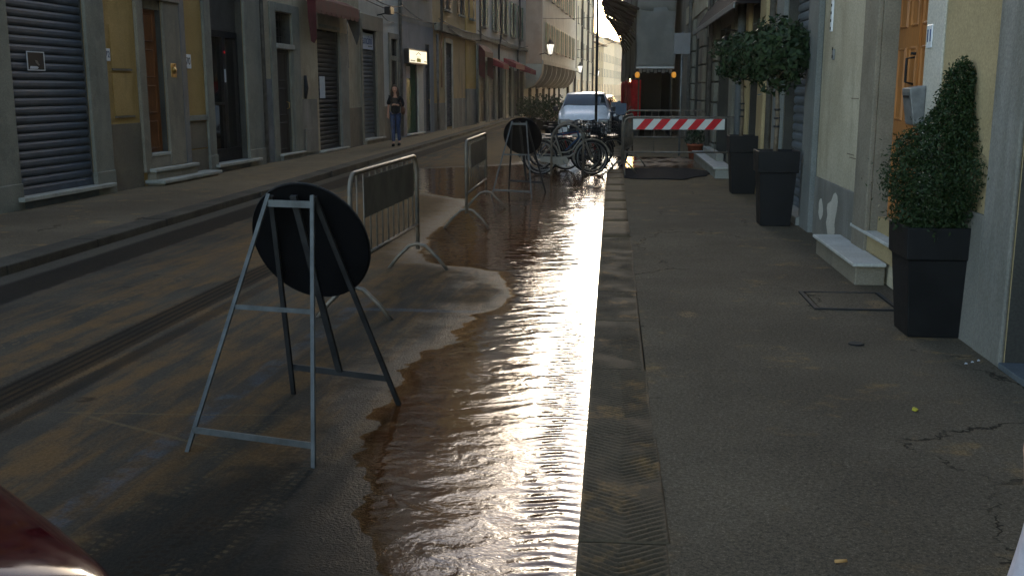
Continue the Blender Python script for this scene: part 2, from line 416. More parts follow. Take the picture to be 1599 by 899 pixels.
def prism(bm, P, poly, n0, n1):
    """poly of (u,z), extruded over n"""
    a = [bm.verts.new(P(u, n0, z)) for u, z in poly]; b = [bm.verts.new(P(u, n1, z)) for u, z in poly]
    bm.faces.new(a); bm.faces.new(b[::-1]); k = len(poly)
    for i in range(k): bm.faces.new((a[i], a[(i + 1) % k], b[(i + 1) % k], b[i]))
def sweep(bm, P, prof, u0, u1):
    """profile of (n,z) closed, swept over u"""
    a = [bm.verts.new(P(u0, n, z)) for n, z in prof]; b = [bm.verts.new(P(u1, n, z)) for n, z in prof]
    bm.faces.new(a); bm.faces.new(b[::-1]); k = len(prof)
    for i in range(k): bm.faces.new((a[i], a[(i + 1) % k], b[(i + 1) % k], b[i]))
def thing(name, label, cat, loc=(0, 0, 0), group=None):
    o = bpy.data.objects.new(name, None); COL.objects.link(o); o.location = loc; o.empty_display_size = .2
    o['label'] = label; o['category'] = cat
    if group: o['group'] = group
    return o
def tag(o, label, cat, group=None):
    o['label'] = label; o['category'] = cat
    if group: o['group'] = group
    return o
def root_of(o):
    v = Vector(o.location)
    while o.parent: o = o.parent; v += o.location
    return v
def ob(name, bm, mat, parent=None, bevel=0., smooth=False, recalc=True, local=False):
    """bm holds world coordinates; stored relative to the parent's origin"""
    if recalc: bmesh.ops.recalc_face_normals(bm, faces=bm.faces)
    me = bpy.data.meshes.new(name)
    if parent and not local: bmesh.ops.translate(bm, verts=bm.verts, vec=-root_of(parent))
    bm.to_mesh(me); bm.free()
    o = bpy.data.objects.new(name, me); COL.objects.link(o); o.parent = parent
    mats = mat if isinstance(mat, (list, tuple)) else [mat]
    for q in mats: me.materials.append(MATS[q])
    if smooth:
        for p in me.polygons: p.use_smooth = True
    if bevel:
        md = o.modifiers.new('bevel', 'BEVEL'); md.width = bevel; md.segments = 2; md.limit_method = 'ANGLE'
    return o
def bo(name, P, u0, u1, n0, n1, z0, z1, mat, parent=None, bevel=0.):
    bm = newbm(); bx(bm, P, u0, u1, n0, n1, z0, z1); return ob(name, bm, mat, parent, bevel)
def again(o, off, parent=None):
    c = o.copy(); COL.objects.link(c); c.parent = parent or o.parent; c.location = Vector(o.location) + Vector(off); return c
def struct(o): o['kind'] = 'structure'; return o
def stuff(o): o['kind'] = 'stuff'; return o
def text(name, body, loc, rot, size, mat, parent, ext=.002, align='CENTER', squash=1.):
    cu = bpy.data.curves.new(name, 'FONT'); cu.body = body; cu.size = size; cu.extrude = ext; cu.align_x = align; cu.align_y = 'CENTER'
    t = bpy.data.objects.new(name, cu)
    me = bpy.data.meshes.new_from_object(t)
    o = bpy.data.objects.new(name, me); COL.objects.link(o)
    me.materials.clear(); me.materials.append(MATS[mat]); o.parent = parent
    o.location = Vector(loc) - (root_of(parent) if parent else Vector()); o.rotation_euler = rot; o.scale = (squash, 1, 1)
    bpy.data.objects.remove(t); bpy.data.curves.remove(cu)
    return o
RL = (R(90), 0, R(90 - 2.577)); RRt = (R(90), 0, R(-90))     # lettering standing on the left / right facade
# ================================================================== ground, road, water
def fb(x, y, s, o=3): return noise.fractal(Vector((x * s, y * s, 1.7)), 1., 2., o)
SHORE = [(-6, -1.0), (2.5, -.82), (3.4, -.86), (3.9, -.98), (4.3, -1.10), (5.2, -1.20), (6.1, -1.25), (6.9, -1.10), (7.5, -1.00), (7.75, -.95), (8.2, -.92), (8.7, -1.02), (9.2, -1.0), (9.7, -1.12),
         (10.1, -1.75), (10.8, -2.05), (12, -2.14), (13.5, -2.18), (16, -2.2), (17.2, -3.2), (18, -4.1), (22.5, -4.4), (23.4, -2.9), (24.3, -2.0), (27, -1.6), (40, -1.2), (70, -.6), (200, -.2)]
def shore(y):
    for (a, xa), (b, xb) in zip(SHORE, SHORE[1:]):
        if a <= y <= b:
            t = (y - a) / (b - a); return xa + (xb - xa) * t
    return -1.
def depth(x, y):
    s = shore(y) + .085 * fb(x * .6, y, 1.9) + .05 * fb(x, y, 6., 3)
    d = (x - s) * (.02 if x > s else .016)
    d = max(min(d, .034), -.05)
    d += .0014 * fb(x, y, 2.2) + .0014 * fb(x, y, 11., 4)
    d -= .018 * math.exp(-((x + .95) / .22) ** 2 - ((y - 16.4) / .5) ** 2)     # islet
    d -= .006 * math.exp(-((x + 1.05) / .25) ** 2 - ((y - 8.6) / .5) ** 2)
    return max(-.05, min(.05, d))
def frange(segs):
    out = []
    for a, b, st in segs:
        n = max(1, round((b - a) / st)); out += [a + (b - a) * i / n for i in range(n)]
    out.append(segs[-1][1]); return out
def gridmesh(name, xs, ys, zf, mat, dep=None, keep=None):
    nx = len(xs); V = []; D = []
    for y in ys:
        for x in xs:
            d = dep(x, y) if dep else 0; D.append(d); V.append((x, y, zf(x, y, d)))
    F = []
    for j in range(len(ys) - 1):
        for i in range(nx - 1):
            a = j * nx + i
            q = (a, a + 1, a + nx + 1, a + nx)
            if keep is None or any(keep(D[k]) for k in q): F.append(q)
    if keep:
        used = sorted({i for f in F for i in f}); mp = {u: i for i, u in enumerate(used)}
        V = [V[u] for u in used]; D = [D[u] for u in used]; F = [tuple(mp[i] for i in f) for f in F]
    me = bpy.data.meshes.new(name); me.from_pydata(V, [], F); me.polygons.foreach_set('use_smooth', [True] * len(F))
    if dep:
        a = me.attributes.new('depth', 'FLOAT', 'POINT'); a.data.foreach_set('value', D)
    me.materials.append(MATS[mat]); o = bpy.data.objects.new(name, me); COL.objects.link(o); return o

ys = frange([(-8, 2.4, .8), (2.4, 12, .05), (12, 26, .09), (26, 60, .8), (60, 330, 6)])
xs = frange([(-5.5, -4.5, .25), (-4.5, -2.5, .1), (-2.5, -.06, .05)])
struct(gridmesh('road', xs, ys, lambda x, y, d: -d, 'road', depth))
wx = frange([(-5.2, -2.5, .1), (-2.5, -.09, .05)]); wy = frange([(-8, 2.4, .8), (2.4, 12, .05), (12, 26, .09), (26, 60, .8)])
struct(gridmesh('water', wx, wy, lambda x, y, d: 0., 'water', depth, lambda d: d > -.002))
o = bo('ground', PW, -400, 400, -150, 1200, -.4, -.2, 'ground'); struct(o)
o = struct(gridmesh('right_pavement', frange([(.224, 12, .6)]), frange([(-8, 40, .8), (40, 330, 8)]), lambda x, y, d: .097 + .004 * fb(x, y, .8), 'pavement'))
bm = newbm()
for a, b in zip(ys[::12], ys[12::12] + [ys[-1]]):
    if b <= a: continue
    v = [bm.verts.new(p) for p in ((-14, a, .13), (-5.8, a, .13), (-5.8, b, .13), (-14, b, .13))]; bm.faces.new(v)
struct(ob('left_pavement', bm, 'pavement'))

# right kerb: hand-chiselled stones
kr = bpy.data.objects.new('right_kerb', None); COL.objects.link(kr); struct(kr)
joints = [-7.6, -6.4, -5.2, -4.0, -2.8, -1.4, -.2, 1.0, 2.25, 3.53, 4.71, 5.92, 7.21, 8.29, 9.91, 11.46, 12.9]
while joints[-1] < 60: joints.append(joints[-1] + rnd.uniform(1.1, 1.6))
for a, b in zip(joints, joints[1:]):
    a += .0035; b -= .0035
    w = .325 + rnd.uniform(-.012, .012); x0 = -.097; x1 = x0 + w; top = .10 + rnd.uniform(-.003, .003)
    fine = 2. < (a + b) / 2 < 11
    nx, ny = (52, int((b - a) / .0075)) if fine else (4, 4)
    V = []; F = []
    ph = rnd.uniform(0, 6); sk = rnd.uniform(-.02, .02)
    for j in range(ny + 1):
        for i in range(nx + 1):
            x = x0 + (x1 - x0) * i / nx; y = a + (b - a) * j / ny
            e = min(x - x0, x1 - x, y - a, b - y)
            z = top - .008 * max(0, 1 - e / .010) ** 2 + .004 * fb(x, y, 4.)
            if fine:
                lx = x - (x0 + x1) / 2 + sk + .015 * math.sin(y * 3 + ph)
                wv = y * .93 - abs(lx) * .62 + .006 * fb(x, y, 8, 2)
                g = max(0., math.sin(wv * 2 * math.pi / .036)) ** .8
                m = min(1, max(0, (e - .006 - .012 * abs(fb(x, y, 12, 2))) / .012)) * min(1, max(0, .35 + 1.3 * fb(x + ph, y, 3.5, 2) + .45))
                z -= .0105 * g * m
            V.append((x, y, z))
    for j in range(ny):
        for i in range(nx):
            q = j * (nx + 1) + i; F.append((q, q + 1, q + nx + 2, q + nx + 1))
    n0 = len(V); ring = [i for i in range(nx + 1)] + [j * (nx + 1) + nx for j in range(1, ny + 1)] + [ny * (nx + 1) + i for i in range(nx - 1, -1, -1)] + [j * (nx + 1) for j in range(ny - 1, 0, -1)]
    for i in ring: V.append((V[i][0], V[i][1], -.12))
    for k in range(len(ring)):
        k2 = (k + 1) % len(ring); F.append((ring[k2], ring[k], n0 + k, n0 + k2))
    me = bpy.data.meshes.new('kerb_stone'); me.from_pydata(V, [], F); me.materials.append(MATS['kerb'])
    me.polygons.foreach_set('use_smooth', [k < nx * ny for k in range(len(F))])
    o = bpy.data.objects.new('kerb_stone', me); COL.objects.link(o); o.parent = kr
kf = bo('kerb_run', PW, -.09, .21, 60, 300, -.1, .095, 'kerb', kr)
# left kerb
kl = bpy.data.objects.new('left_kerb', None); COL.objects.link(kl); struct(kl)
y = -6.
while y < 70:
    L_ = rnd.uniform(1.2, 2.0); h = .138 + rnd.uniform(-.004, .006)
    bo('kerb_stone', PW, -5.82, -5.5 + rnd.uniform(-.012, .012), y + .006, y + L_ - .006, -.1, h, 'kerb_dark', kl, .012); y += L_
bo('kerb_run', PW, -5.82, -5.5, y, 200, -.1, .135, 'kerb_dark', kl)
bo('joint_bed', PW, -5.8, -5.53, -6, 70, -.1, .085, 'dark', kl)
bo('joint_bed', PW, -.08, .215, -7, 60, -.1, .086, 'soil', kr)

# ================================================================== facades
def facade(root, P, u0, u1, z0, z1, ops, mat, depth_=.25, back=9., name='wall', rev='reveal_dark'):
    """one wall sheet with real openings (reveals), closed by side, top and back walls"""
    us = sorted({u0, u1, *[v for o in ops for v in o[:2]]}); zs = sorted({z0, z1, *[v for o in ops for v in o[2:4]]})
    bm = newbm(); vd = {}
    def V(u, n, z):
        k = (round(u, 4), round(n, 4), round(z, 4))
        if k not in vd: vd[k] = bm.verts.new(P(u, n, z))
        return vd[k]
    for a, b in zip(us, us[1:]):
        for c, d in zip(zs, zs[1:]):
            mu, mz = (a + b) / 2, (c + d) / 2
            if any(o[0] < mu < o[1] and o[2] < mz < o[3] for o in ops): continue
            bm.faces.new((V(a, 0, c), V(b, 0, c), V(b, 0, d), V(a, 0, d)))
    for o in ops:
        a, b, c, d = o[:4]; dp = -(o[4] if len(o) > 4 else depth_)
        for p, q in (((a, c), (b, c)), ((b, c), (b, d)), ((b, d), (a, d)), ((a, d), (a, c))):
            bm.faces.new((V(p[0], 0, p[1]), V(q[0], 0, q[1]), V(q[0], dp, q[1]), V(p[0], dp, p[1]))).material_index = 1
    for a in (u0, u1): bm.faces.new((V(a, 0, z0), V(a, 0, z1), V(a, -back, z1), V(a, -back, z0)))
    bm.faces.new((V(u0, 0, z1), V(u1, 0, z1), V(u1, -back, z1), V(u0, -back, z1)))
    bm.faces.new((V(u0, -back, z0), V(u1, -back, z0), V(u1, -back, z1), V(u0, -back, z1)))
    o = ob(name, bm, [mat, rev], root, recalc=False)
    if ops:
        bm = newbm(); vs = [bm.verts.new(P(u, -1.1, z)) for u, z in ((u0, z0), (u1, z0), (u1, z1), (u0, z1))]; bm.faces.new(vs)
        ob('dark_backing', bm, 'dark', root, recalc=False)  # near-black sheet standing in for the dark interior behind the openings
    return o
def eaves(root, P, u0, u1, z, n=.75, back=9):
    bm = newbm(); sweep(bm, P, [(-back, z + 1.6), (n, z + .02), (n, z + .10), (-back, z + 1.75)], u0, u1); r = ob('roof', bm, 'roof_tile', root)
    bm = newbm(); sweep(bm, P, [(n + .01, z + .02), (n + .12, z + .03), (n + .13, z + .13), (n + .01, z + .10)], u0, u1); ob('gutter', bm, 'pipe', r)
    bm = newbm()
    u = u0 + .3
    while u < u1: bx(bm, P, u, u + .1, -.1, n - .05, z - .14, z + .0); u += .62
    ob('rafter_ends', bm, 'board', r)
def roller(root, P, ua, ub, za, zb, n, pitch, mat, single=True, lab=None):
    t = bo('roller_shutter', P, ua, ub, n - .06, n - .035, za, zb, mat, root)
    prof = lambda z: [(n - .034, z + .006), (n - .012, z + .012), (n, z + pitch * .35), (n, z + pitch * .7), (n - .014, z + pitch * .93), (n - .034, z + pitch * .97)]
    k = int((zb - za) / pitch)
    if single:
        bm = newbm(); sweep(bm, P, prof(za), ua + .004, ub - .004); s = ob('slat', bm, mat, t)
        for i in range(1, k): again(s, (0, 0, i * pitch))
    else:
        bm = newbm()
        for i in range(k): sweep(bm, P, prof(za + i * pitch), ua + .004, ub - .004)
        s = ob('slats', bm, mat, t)
    bo('bottom_rail', P, ua + .01, ub - .01, n - .03, n + .012, za - .0, za + .05, mat, t)
    return t
def pdoor(root, P, ua, ub, za, zb, n, mat, cols=2, rows=4, leafs=1, handle='brass', hs=1):
    d = bo('door', P, ua, ub, n - .05, n, za, zb, mat, root)
    w = (ub - ua) / cols; h = (zb - za) / rows
    for i in range(cols):
        for j in range(rows):
            a = ua + i * w + w * .16; b = ua + (i + 1) * w - w * .16; c = za + j * h + h * .10; e = za + (j + 1) * h - h * .10
            bm = newbm()
            f = .03; o_ = [bm.verts.new(P(u, n + .001, z)) for u, z in ((a, c), (b, c), (b, e), (a, e))]
            m_ = [bm.verts.new(P(u, n + .018, z)) for u, z in ((a + .015, c + .015), (b - .015, c + .015), (b - .015, e - .015), (a + .015, e - .015))]
            q_ = [bm.verts.new(P(u, n + .006, z)) for u, z in ((a + f, c + f), (b - f, c + f), (b - f, e - f), (a + f, e - f))]
            for A, B in ((o_, m_), (m_, q_)):
                for k in range(4): bm.faces.new((A[k], A[(k + 1) % 4], B[(k + 1) % 4], B[k]))
            bm.faces.new(q_); ob('panel', bm, mat, d)
    if leafs == 2:
        mu = (ua + ub) / 2; bo('astragal', P, mu - .025, mu + .025, n + .002, n + .022, za + .02, zb - .02, mat, d)
    if handle:
        mu = (ua + ub) / 2 + hs * (.06 if leafs == 2 else (ub - ua) * .4)
        bm = newbm(); tube(bm, [P(mu, n, za + 1.0), P(mu, n + .06, za + 1.02), P(mu, n + .06, za + 1.14), P(mu, n, za + 1.16)], .009, 6); ob('handle', bm, handle, d)
    return d
def louvre_window(root, P, uc, z0, z1, w=1.0, mat='louvre_green', lw=None, opened=True, sill='pietra'):
    g = bo('window', P, uc - w / 2, uc + w / 2, -.2, -.16, z0, z1, 'window_glass', root)
    bm = newbm()
    for a, b, c, d in ((-w / 2, -w / 2 + .06, z0, z1), (w / 2 - .06, w / 2, z0, z1), (-.03, .03, z0, z1), (-w / 2, w / 2, z1 - .06, z1), (-w / 2, w / 2, z0, z0 + .06)):
        bx(bm, P, uc + a, uc + b, -.165, -.12, c, d)
    ob('frame', bm, 'white_paint', g)
    bo('sill', P, uc - w / 2 - .12, uc + w / 2 + .12, .001, .14, z0 - .1, z0 - .02, sill, g)
    lw = lw or w / 2
    for s in (-1, 1):
        if opened: a, b = (uc + s * w / 2, uc + s * (w / 2 + lw)); a, b = min(a, b), max(a, b); n0 = .03
        else: a, b = (uc - lw, uc) if s < 0 else (uc, uc + lw); n0 = -.09
        bm = newbm()
        for c, d, e, f in ((a, a + .06, z0, z1), (b - .06, b, z0, z1), (a, b, z0, z0 + .08), (a, b, z1 - .08, z1), (a, b, (z0 + z1) / 2 - .04, (z0 + z1) / 2 + .04)): bx(bm, P, c, d, n0, n0 + .04, e, f)
        z = z0 + .1
        while z < z1 - .1:
            sweep(bm, P, [(n0 + .005, z + .05), (n0 + .035, z), (n0 + .037, z + .008), (n0 + .007, z + .058)], a + .05, b - .05); z += .075
        ob('shutter_leaf', bm, mat, root)
def wire(name, pts, r, mat='cable', parent=None): bm = newbm(); tube(bm, pts, r, 5); return ob(name, bm, mat, parent, recalc=False)
def sag(a, b, s, n=10):
    a, b = Vector(a), Vector(b); return [a.lerp(b, i / n) - Vector((0, 0, s * 4 * (i / n) * (1 - i / n))) for i in range(n + 1)]
EV = 16.0   # usual eaves height
PV = .09
def upper(root, P, us, rows, w, mat, h=1.75, opened=True, lw=None, ops=None):
    for z in rows:
        for u in us:
            louvre_window(root, P, u, z, z + h, w, mat, lw, opened)

# ---------- left A: yellow house
h = thing('townhouse', 'yellow plastered house with blue roller shutter and grey stone door frames', 'house', PL(14, 0, 0))
A = h
upw = [(u - .5, u + .5, z, z + 1.75, .3) for z in (5.0, 8.6) for u in (10.2, 13.9, 17.2, 20.2)]
facade(h, PL, 7.5, 22.1, PV, EV, [(13.16, 15.05, .22, 3.6, .3), (16.80, 17.53, .3, 3.7, .3), (19.44, 21.07, .22, 3.75, .3), (9., 11.6, .2, 3.4, .3)] + upw, 'yellow_stucco', rev='reveal_dark')
upper(h, PL, (10.2, 13.9, 17.2, 20.2), (5.0, 8.6), 1.0, 'louvre_green')
eaves(h, PL, 7.5, 22.1, EV, .9)
roller(h, PL, 13.16, 15.05, .30, 3.55, -.02, .119, 'shutter_blue')
bo('stone_sill', PL, 13.02, 15.42, -.3, .17, .235, .295, 'step_stone', h, .01)
bo('plinth', PL, 13.1, 15.36, -.3, .075, PV, .232, 'slate', h)
for a, b, mt, nn in ((12.45, 13.16, 'pietra', .06), (15.05, 15.58, 'pietra', .06), (19.13, 19.44, 'pietra', .06), (21.07, 21.93, 'pietra', .06)):
    bo('pilaster', PL, a, b, .0015, nn, PV, 4.1, mt, h, .012)
    bo('base_block', PL, a - .02, b + .0, .003, nn + .02, PV, .48, mt, h, .01)
bo('string_course', PL, 7.6, 22.05, .002, .16, 4.1, 4.32, 'pietra', h, .02)
bo('dado', PL, 15.6, 16.575, .0015, .02, PV, 1.18, 'dado_brown', h, .006)
bo('dado', PL, 8, 12.44, .0015, .02, PV, 1.15, 'dado_brown', h, .006)
for c, d in ((1.31, 1.97), (2.05, 2.72)):
    bo('meter_cover', PL, 15.80, 16.40, .0015, .016, c, d, 'yellow_stucco', h, .004)
    bo('cover_lip', PL, 15.80, 16.40, .002, .03, c - .035, c - .004, 'dado_brown', h)
bo('door_jamb', PL, 16.58, 16.80, .001, .07, .35, 3.2, 'pietra_brown', h, .012)
bo('door_jamb', PL, 17.53, 18.12, .001, .06, .41, 3.2, 'pietra_brown', h, .012)
bo('outer_jamb', PL, 18.12, 18.33, .001, .062, .23, 3.3, 'slate', h, .012)
bo('lintel', PL, 16.58, 18.12, .002, .09, 3.2, 3.5, 'pietra_brown', h, .012)
bo('lintel', PL, 16.80, 17.53, -.3, -.02, 3.05, 3.22, 'pietra_brown', h)
pdoor(h, PL, 16.80, 17.53, .66, 3.05, -.10, 'brown_door', 1, 4, handle=None)
bo('fanlight', PL, 16.80, 17.53, -.2, -.17, 3.22, 3.7, 'window_glass', h)
bo('doorstep', PL, 16.62, 18.95, .002, .36, .165, .225, 'step_stone', h, .012)
bo('riser', PL, 16.70, 18.86, .0025, .31, PV, .165, 'pietra_brown', h)
bo('doorstep', PL, 16.66, 18.33, .075, .20, .35, .41, 'step_stone', h, .012)
bo('riser', PL, 16.72, 18.3, .0035, .165, .226, .35, 'pietra_brown', h)
bo('doorstep', PL, 16.81, 17.52, -.25, .06, .60, .655, 'step_stone', h, .01)
bo('riser', PL, 16.815, 17.515, -.25, .05, .3, .598, 'pietra_brown', h)
bo('dado', PL, 18.36, 19.12, .0015, .02, PV, .62, 'dado_brown', h, .006)
bo('dado', PL, 18.38, 19.10, .0015, .015, .64, 1.14, 'dado_brown', h, .006)
bo('dado_cap', PL, 18.36, 19.12, .0015, .05, 1.15, 1.25, 'pietra', h, .008)
# glazed shop door
sd = bo('shop_door', PL, 19.44, 21.07, -.20, -.185, .30, 2.86, 'shop_glass', h)
for a, b, c, d in ((19.44, 19.52, .3, 2.86), (20.99, 21.07, .3, 2.86), (20.32, 20.46, .3, 2.86), (19.52, 20.32, .3, .55), (20.46, 20.99, .3, .55), (19.52, 20.32, 2.74, 2.86), (20.46, 20.99, 2.74, 2.86), (19.52, 20.32, 1.42, 1.47)):
    bo('door_frame', PL, a, b, -.184, -.12, c, d, 'black_paint', sd)
bo('transom_panel', PL, 19.44, 21.07, -.19, -.14, 2.87, 3.74, 'dark_panel', h)
bo('stone_sill', PL, 19.3, 21.5, -.3, .16, .235, .295, 'step_stone', h, .01)
bo('plinth', PL, 19.4, 21.45, -.28, .06, PV, .232, 'slate', h)
o = bo('sticker', PL, 20.36, 20.43, -.119, -.116, 1.86, 2.12, 'paper', sd)
bm = newbm(); lathe(bm, [(.03, 0), (.028, .01)], k=10); o = ob('alarm_light', bm, 'red_led', sd, local=True)
o.location = Vector(PL(20.39, -.112, 2.45)) - root_of(sd); o.rotation_euler = (0, R(90), 0)
bm = newbm(); tube(bm, [PL(22.05, .05, .15), PL(22.05, .05, 13.4)], .045, 8); ob('downpipe', bm, 'pipe', h)
# goods seen through the glass
for k in range(7):
    bo('goods', PL, 19.65 + .1 * k, 19.72 + .1 * k, -.75, -.6, .4 + .09 * (k % 4), .55 + .12 * ((k * 3) % 5), 'pipe', h)
# poster, plates, bell
p = thing('poster', 'small black and white picture stuck on the blue roller shutter', 'poster', PL(13.84, -.018, 1.98))
bo('sheet', PL, 13.62, 14.04, -.016, -.014, 1.975, 2.235, 'paper', p)
bo('print', PL, 13.645, 14.015, -.0135, -.0125, 1.99, 2.22, 'ink_black', p)
bm = newbm(); prism(bm, PL, [(13.67, 1.998), (13.85, 1.998), (13.88, 2.02), (13.84, 2.035), (13.69, 2.035)], -.012, -.0112); ob('print', bm, 'paper', p)
bm = newbm(); prism(bm, PL, [(13.80, 2.12), (13.86, 2.11), (13.91, 2.05), (13.88, 2.045), (13.82, 2.08)], -.012, -.0112); ob('print', bm, 'pipe', p)
for uu, zz, tx, w, hh, c, lab in ((15.69, 2.25, '72', .17, .19, 'ink_blue', 'white plate with blue number beside the yellow meter covers'), (18.49, 2.22, '70', .24, .25, 'ink_black', 'white plate with number 70 between two stone door frames')):
    p = thing('number_plate', lab, 'number plate', PL(uu, 0, zz))
    bo('plate', PL, uu - w / 2, uu + w / 2, .0015 if uu > 18 else .004, .012, zz - hh / 2, zz + hh / 2, 'plate_white', p, .004)
    text('number', tx, PL(uu, .0135, zz), RL, hh * .72, c, p)
p = thing('doorbell', 'round brass doorbell on square plate beside brown panelled door', 'doorbell', PL(17.79, .06, 2.0))
bo('plate', PL, 17.69, 17.89, .0605, .068, 1.93, 2.17, 'brass', p, .004)
bm = newbm(); lathe(bm, [(.062, 0), (.055, .02), (.03, .03), (.024, .045), (0.004, .05)], k=14); o = ob('button', bm, 'brass', p, local=True); o.location = Vector(PL(17.79, .068, 2.05)) - root_of(p); o.rotation_euler = (0, R(90), 0)

# ---------- left B: shabby cream house with awning
h = thing('townhouse', 'shabby cream house with maroon awning over a dark roller shutter', 'house', PL(26, 0, 0))
ua, ub = 22.12, 29.55
upw = [(u - .5, u + .5, z, z + 1.75, .3) for z in (5.4, 8.9) for u in (23.6, 26.4, 28.6)]
facade(h, PL, ua, ub, PV, EV - .8, [(22.89, 23.75, .28, 2.61, .3), (22.85, 23.9, 2.74, 3.42, .3), (25.80, 27.50, .14, 3.72, .3)] + upw, 'shabby_stucco')
upper(h, PL, (23.6, 26.4, 28.6), (5.4, 8.9), 1.0, 'louvre_green'); eaves(h, PL, ua, ub, EV - .8, .9)
bo('dado', PL, 22.14, 22.55, .0015, .03, PV, 1.95, 'graffiti_grey', h, .006)
bo('dado', PL, 24.43, 25.6, .0015, .02, PV, 1.49, 'dado_grey', h, .006)
bo('dado', PL, 28.24, 29.54, .0015, .02, PV, 1.22, 'dado_brown', h, .006)
bo('door_jamb', PL, 22.56, 22.88, .001, .05, PV, 3.62, 'pietra', h, .012)
bo('door_jamb', PL, 23.92, 24.42, .001, .05, PV, 3.62, 'pietra', h, .012)
bo('lintel', PL, 22.88, 23.92, .001, .06, 3.43, 3.62, 'pietra', h, .012)
bo('transom_bar', PL, 22.86, 23.98, -.25, .075, 2.62, 2.735, 'step_stone', h, .01)
bo('inner_jamb', PL, 23.76, 23.92, .001, .04, PV, 2.61, 'pietra', h, .01)
pdoor(h, PL, 22.89, 23.75, .28, 2.61, -.06, 'dark_door', 1, 3)
tw = bo('transom_window', PL, 22.86, 23.9, -.24, -.22, 2.74, 3.42, 'window_glass', h)
for k in range(5): bo('grille_bar', PL, 22.95 + .2 * k, 22.965 + .2 * k, -.15, -.135, 2.75, 3.41, 'iron', tw)
for k in range(3): bo('grille_bar', PL, 22.86, 23.9, -.134, -.12, 2.9 + .18 * k, 2.915 + .18 * k, 'iron', tw)
bo('paper_notice', PL, 23.0, 23.25, -.118, -.116, 2.76, 3.08, 'paper', tw)
bo('doorstep', PL, 22.8, 24.3, -.25, .16, .235, .275, 'step_stone', h, .01); bo('riser', PL, 22.86, 24.25, -.25, .12, PV, .233, 'dado_grey', h)
bo('meter_box', PL, 24.62, 25.2, .021, .05, .2, .78, 'dado_grey', h, .006)
bm = newbm(); tube(bm, [PL(24.75, .03, 2.05), PL(24.77, .035, 1.75), PL(24.72, .03, 1.5)], [.035, .06, .03], 6); ob('pipe_stub', bm, 'iron', h)
roller(h, PL, 25.80, 27.50, .2, 3.18, -.045, .115, 'shutter_black', False)
bo('shop_board', PL, 25.72, 27.55, .002, .06, 3.2, 3.72, 'grey_stucco', h, .01)
bo('board_strip', PL, 25.80, 27.50, .0605, .066, 3.25, 3.33, 'graffiti_grey', h)
bo('stone_sill', PL, 25.7, 27.9, -.2, .14, .14, .195, 'step_stone', h, .01)
bo('jamb', PL, 27.5, 28.2, .001, .07, PV, 3.2, 'dado_grey', h, .02)
bo('paper_notice', PL, 26.02, 26.45, -.0445, -.0425, 1.5, 2.05, 'paper', h)
aw = thing('awning', 'folded maroon shop awning with hanging side flap above dark roller shutter', 'awning', PL(26, 0, 3.4))
bm = newbm(); sweep(bm, PL, [(.08, 4.0), (.42, 3.84), (.44, 3.58), (.43, 3.58), (.41, 3.82), (.08, 3.97)], 24.55, 28.1); ob('canopy', bm, 'maroon', aw)
bm = newbm()
for j in range(9):
    a = 24.55 + j * .39; prism(bm, PL, [(a, 3.585), (a + .38, 3.585), (a + .36, 3.52), (a + .19, 3.49), (a + .02, 3.52)], .425, .435)
ob('valance', bm, 'maroon', aw)
bm = newbm(); prism(bm, lambda u, n, z: PL(24.52 + n, u, z), [(.22, 3.93), (.44, 3.82), (.43, 2.92), (.36, 2.80), (.29, 2.85), (.24, 3.4)], -.02, .02); ob('side_flap', bm, 'maroon', aw)
bm = newbm(); prism(bm, lambda u, n, z: PL(28.14 + n, u, z), [(.06, 4.0), (.44, 3.82), (.43, 3.2), (.34, 2.9), (.07, 3.6)], -.02, .02); ob('side_flap', bm, 'dark_panel', aw)
bm = newbm(); tube(bm, [PL(28.2, .06, 3.6), PL(28.2, .40, 3.55)], .015, 6); tube(bm, [PL(28.25, .05, 3.9), PL(28.25, .05, 2.3)], .015, 6); ob('arm', bm, 'galv', aw)

# ---------- left C: off-white house
h = thing('townhouse', 'off-white house with narrow grey roller shutter and stone surround', 'house', PL(31, 0, 0))
ua, ub = 29.56, 34.2
upw = [(u - .45, u + .45, z, z + 1.75, .3) for z in (5.6, 9.0) for u in (30.8, 33.)]
facade(h, PL, ua, ub, PV, EV + .6, [(29.72, 31.16, .26, 3.42, .3), (32.95, 33.73, .3, 2.62, .3), (32.95, 33.73, 2.78, 3.3, .3)] + upw, 'white_stucco')
upper(h, PL, (30.8, 33.), (5.6, 9.), .9, 'louvre_pale'); eaves(h, PL, ua, ub, EV + .6, .9)
bo('jamb', PL, 31.16, 31.88, .001, .07, PV, 3.42, 'pietra_brown', h, .012); bo('jamb', PL, 29.57, 29.72, .001, .05, PV, 3.42, 'pietra_brown', h, .01)
bo('lintel', PL, 29.58, 31.88, .0012, .075, 3.42, 3.85, 'pietra_brown', h, .012)
roller(h, PL, 29.72, 31.16, .31, 2.88, -.08, .115, 'shutter_grey', False)
sg = thing('shop_sign', 'white shop sign board above the narrow grey roller shutter', 'sign', PL(30.4, -.1, 3.1))
bo('board', PL, 29.73, 31.12, -.09, -.04, 2.88, 3.34, 'paper', sg, .005)
text('lettering', 'ancini', PL(30.47, -.038, 3.14), RL, .36, 'ink_blue', sg, squash=1.22)
bo('small_print', PL, 30.55, 31.0, -.0395, -.0375, 2.955, 2.985, 'pipe', sg)
bo('stone_sill', PL, 29.68, 31.75, -.25, .14, .24, .30, 'step_stone', h, .01); bo('riser', PL, 29.7, 31.7, -.25, .1, PV, .238, 'pietra_brown', h)
bo('jamb', PL, 32.72, 32.95, .001, .045, PV, 3.48, 'pietra_brown', h, .01); bo('jamb', PL, 33.73, 33.9, .001, .045, PV, 3.48, 'pietra_brown', h, .01)
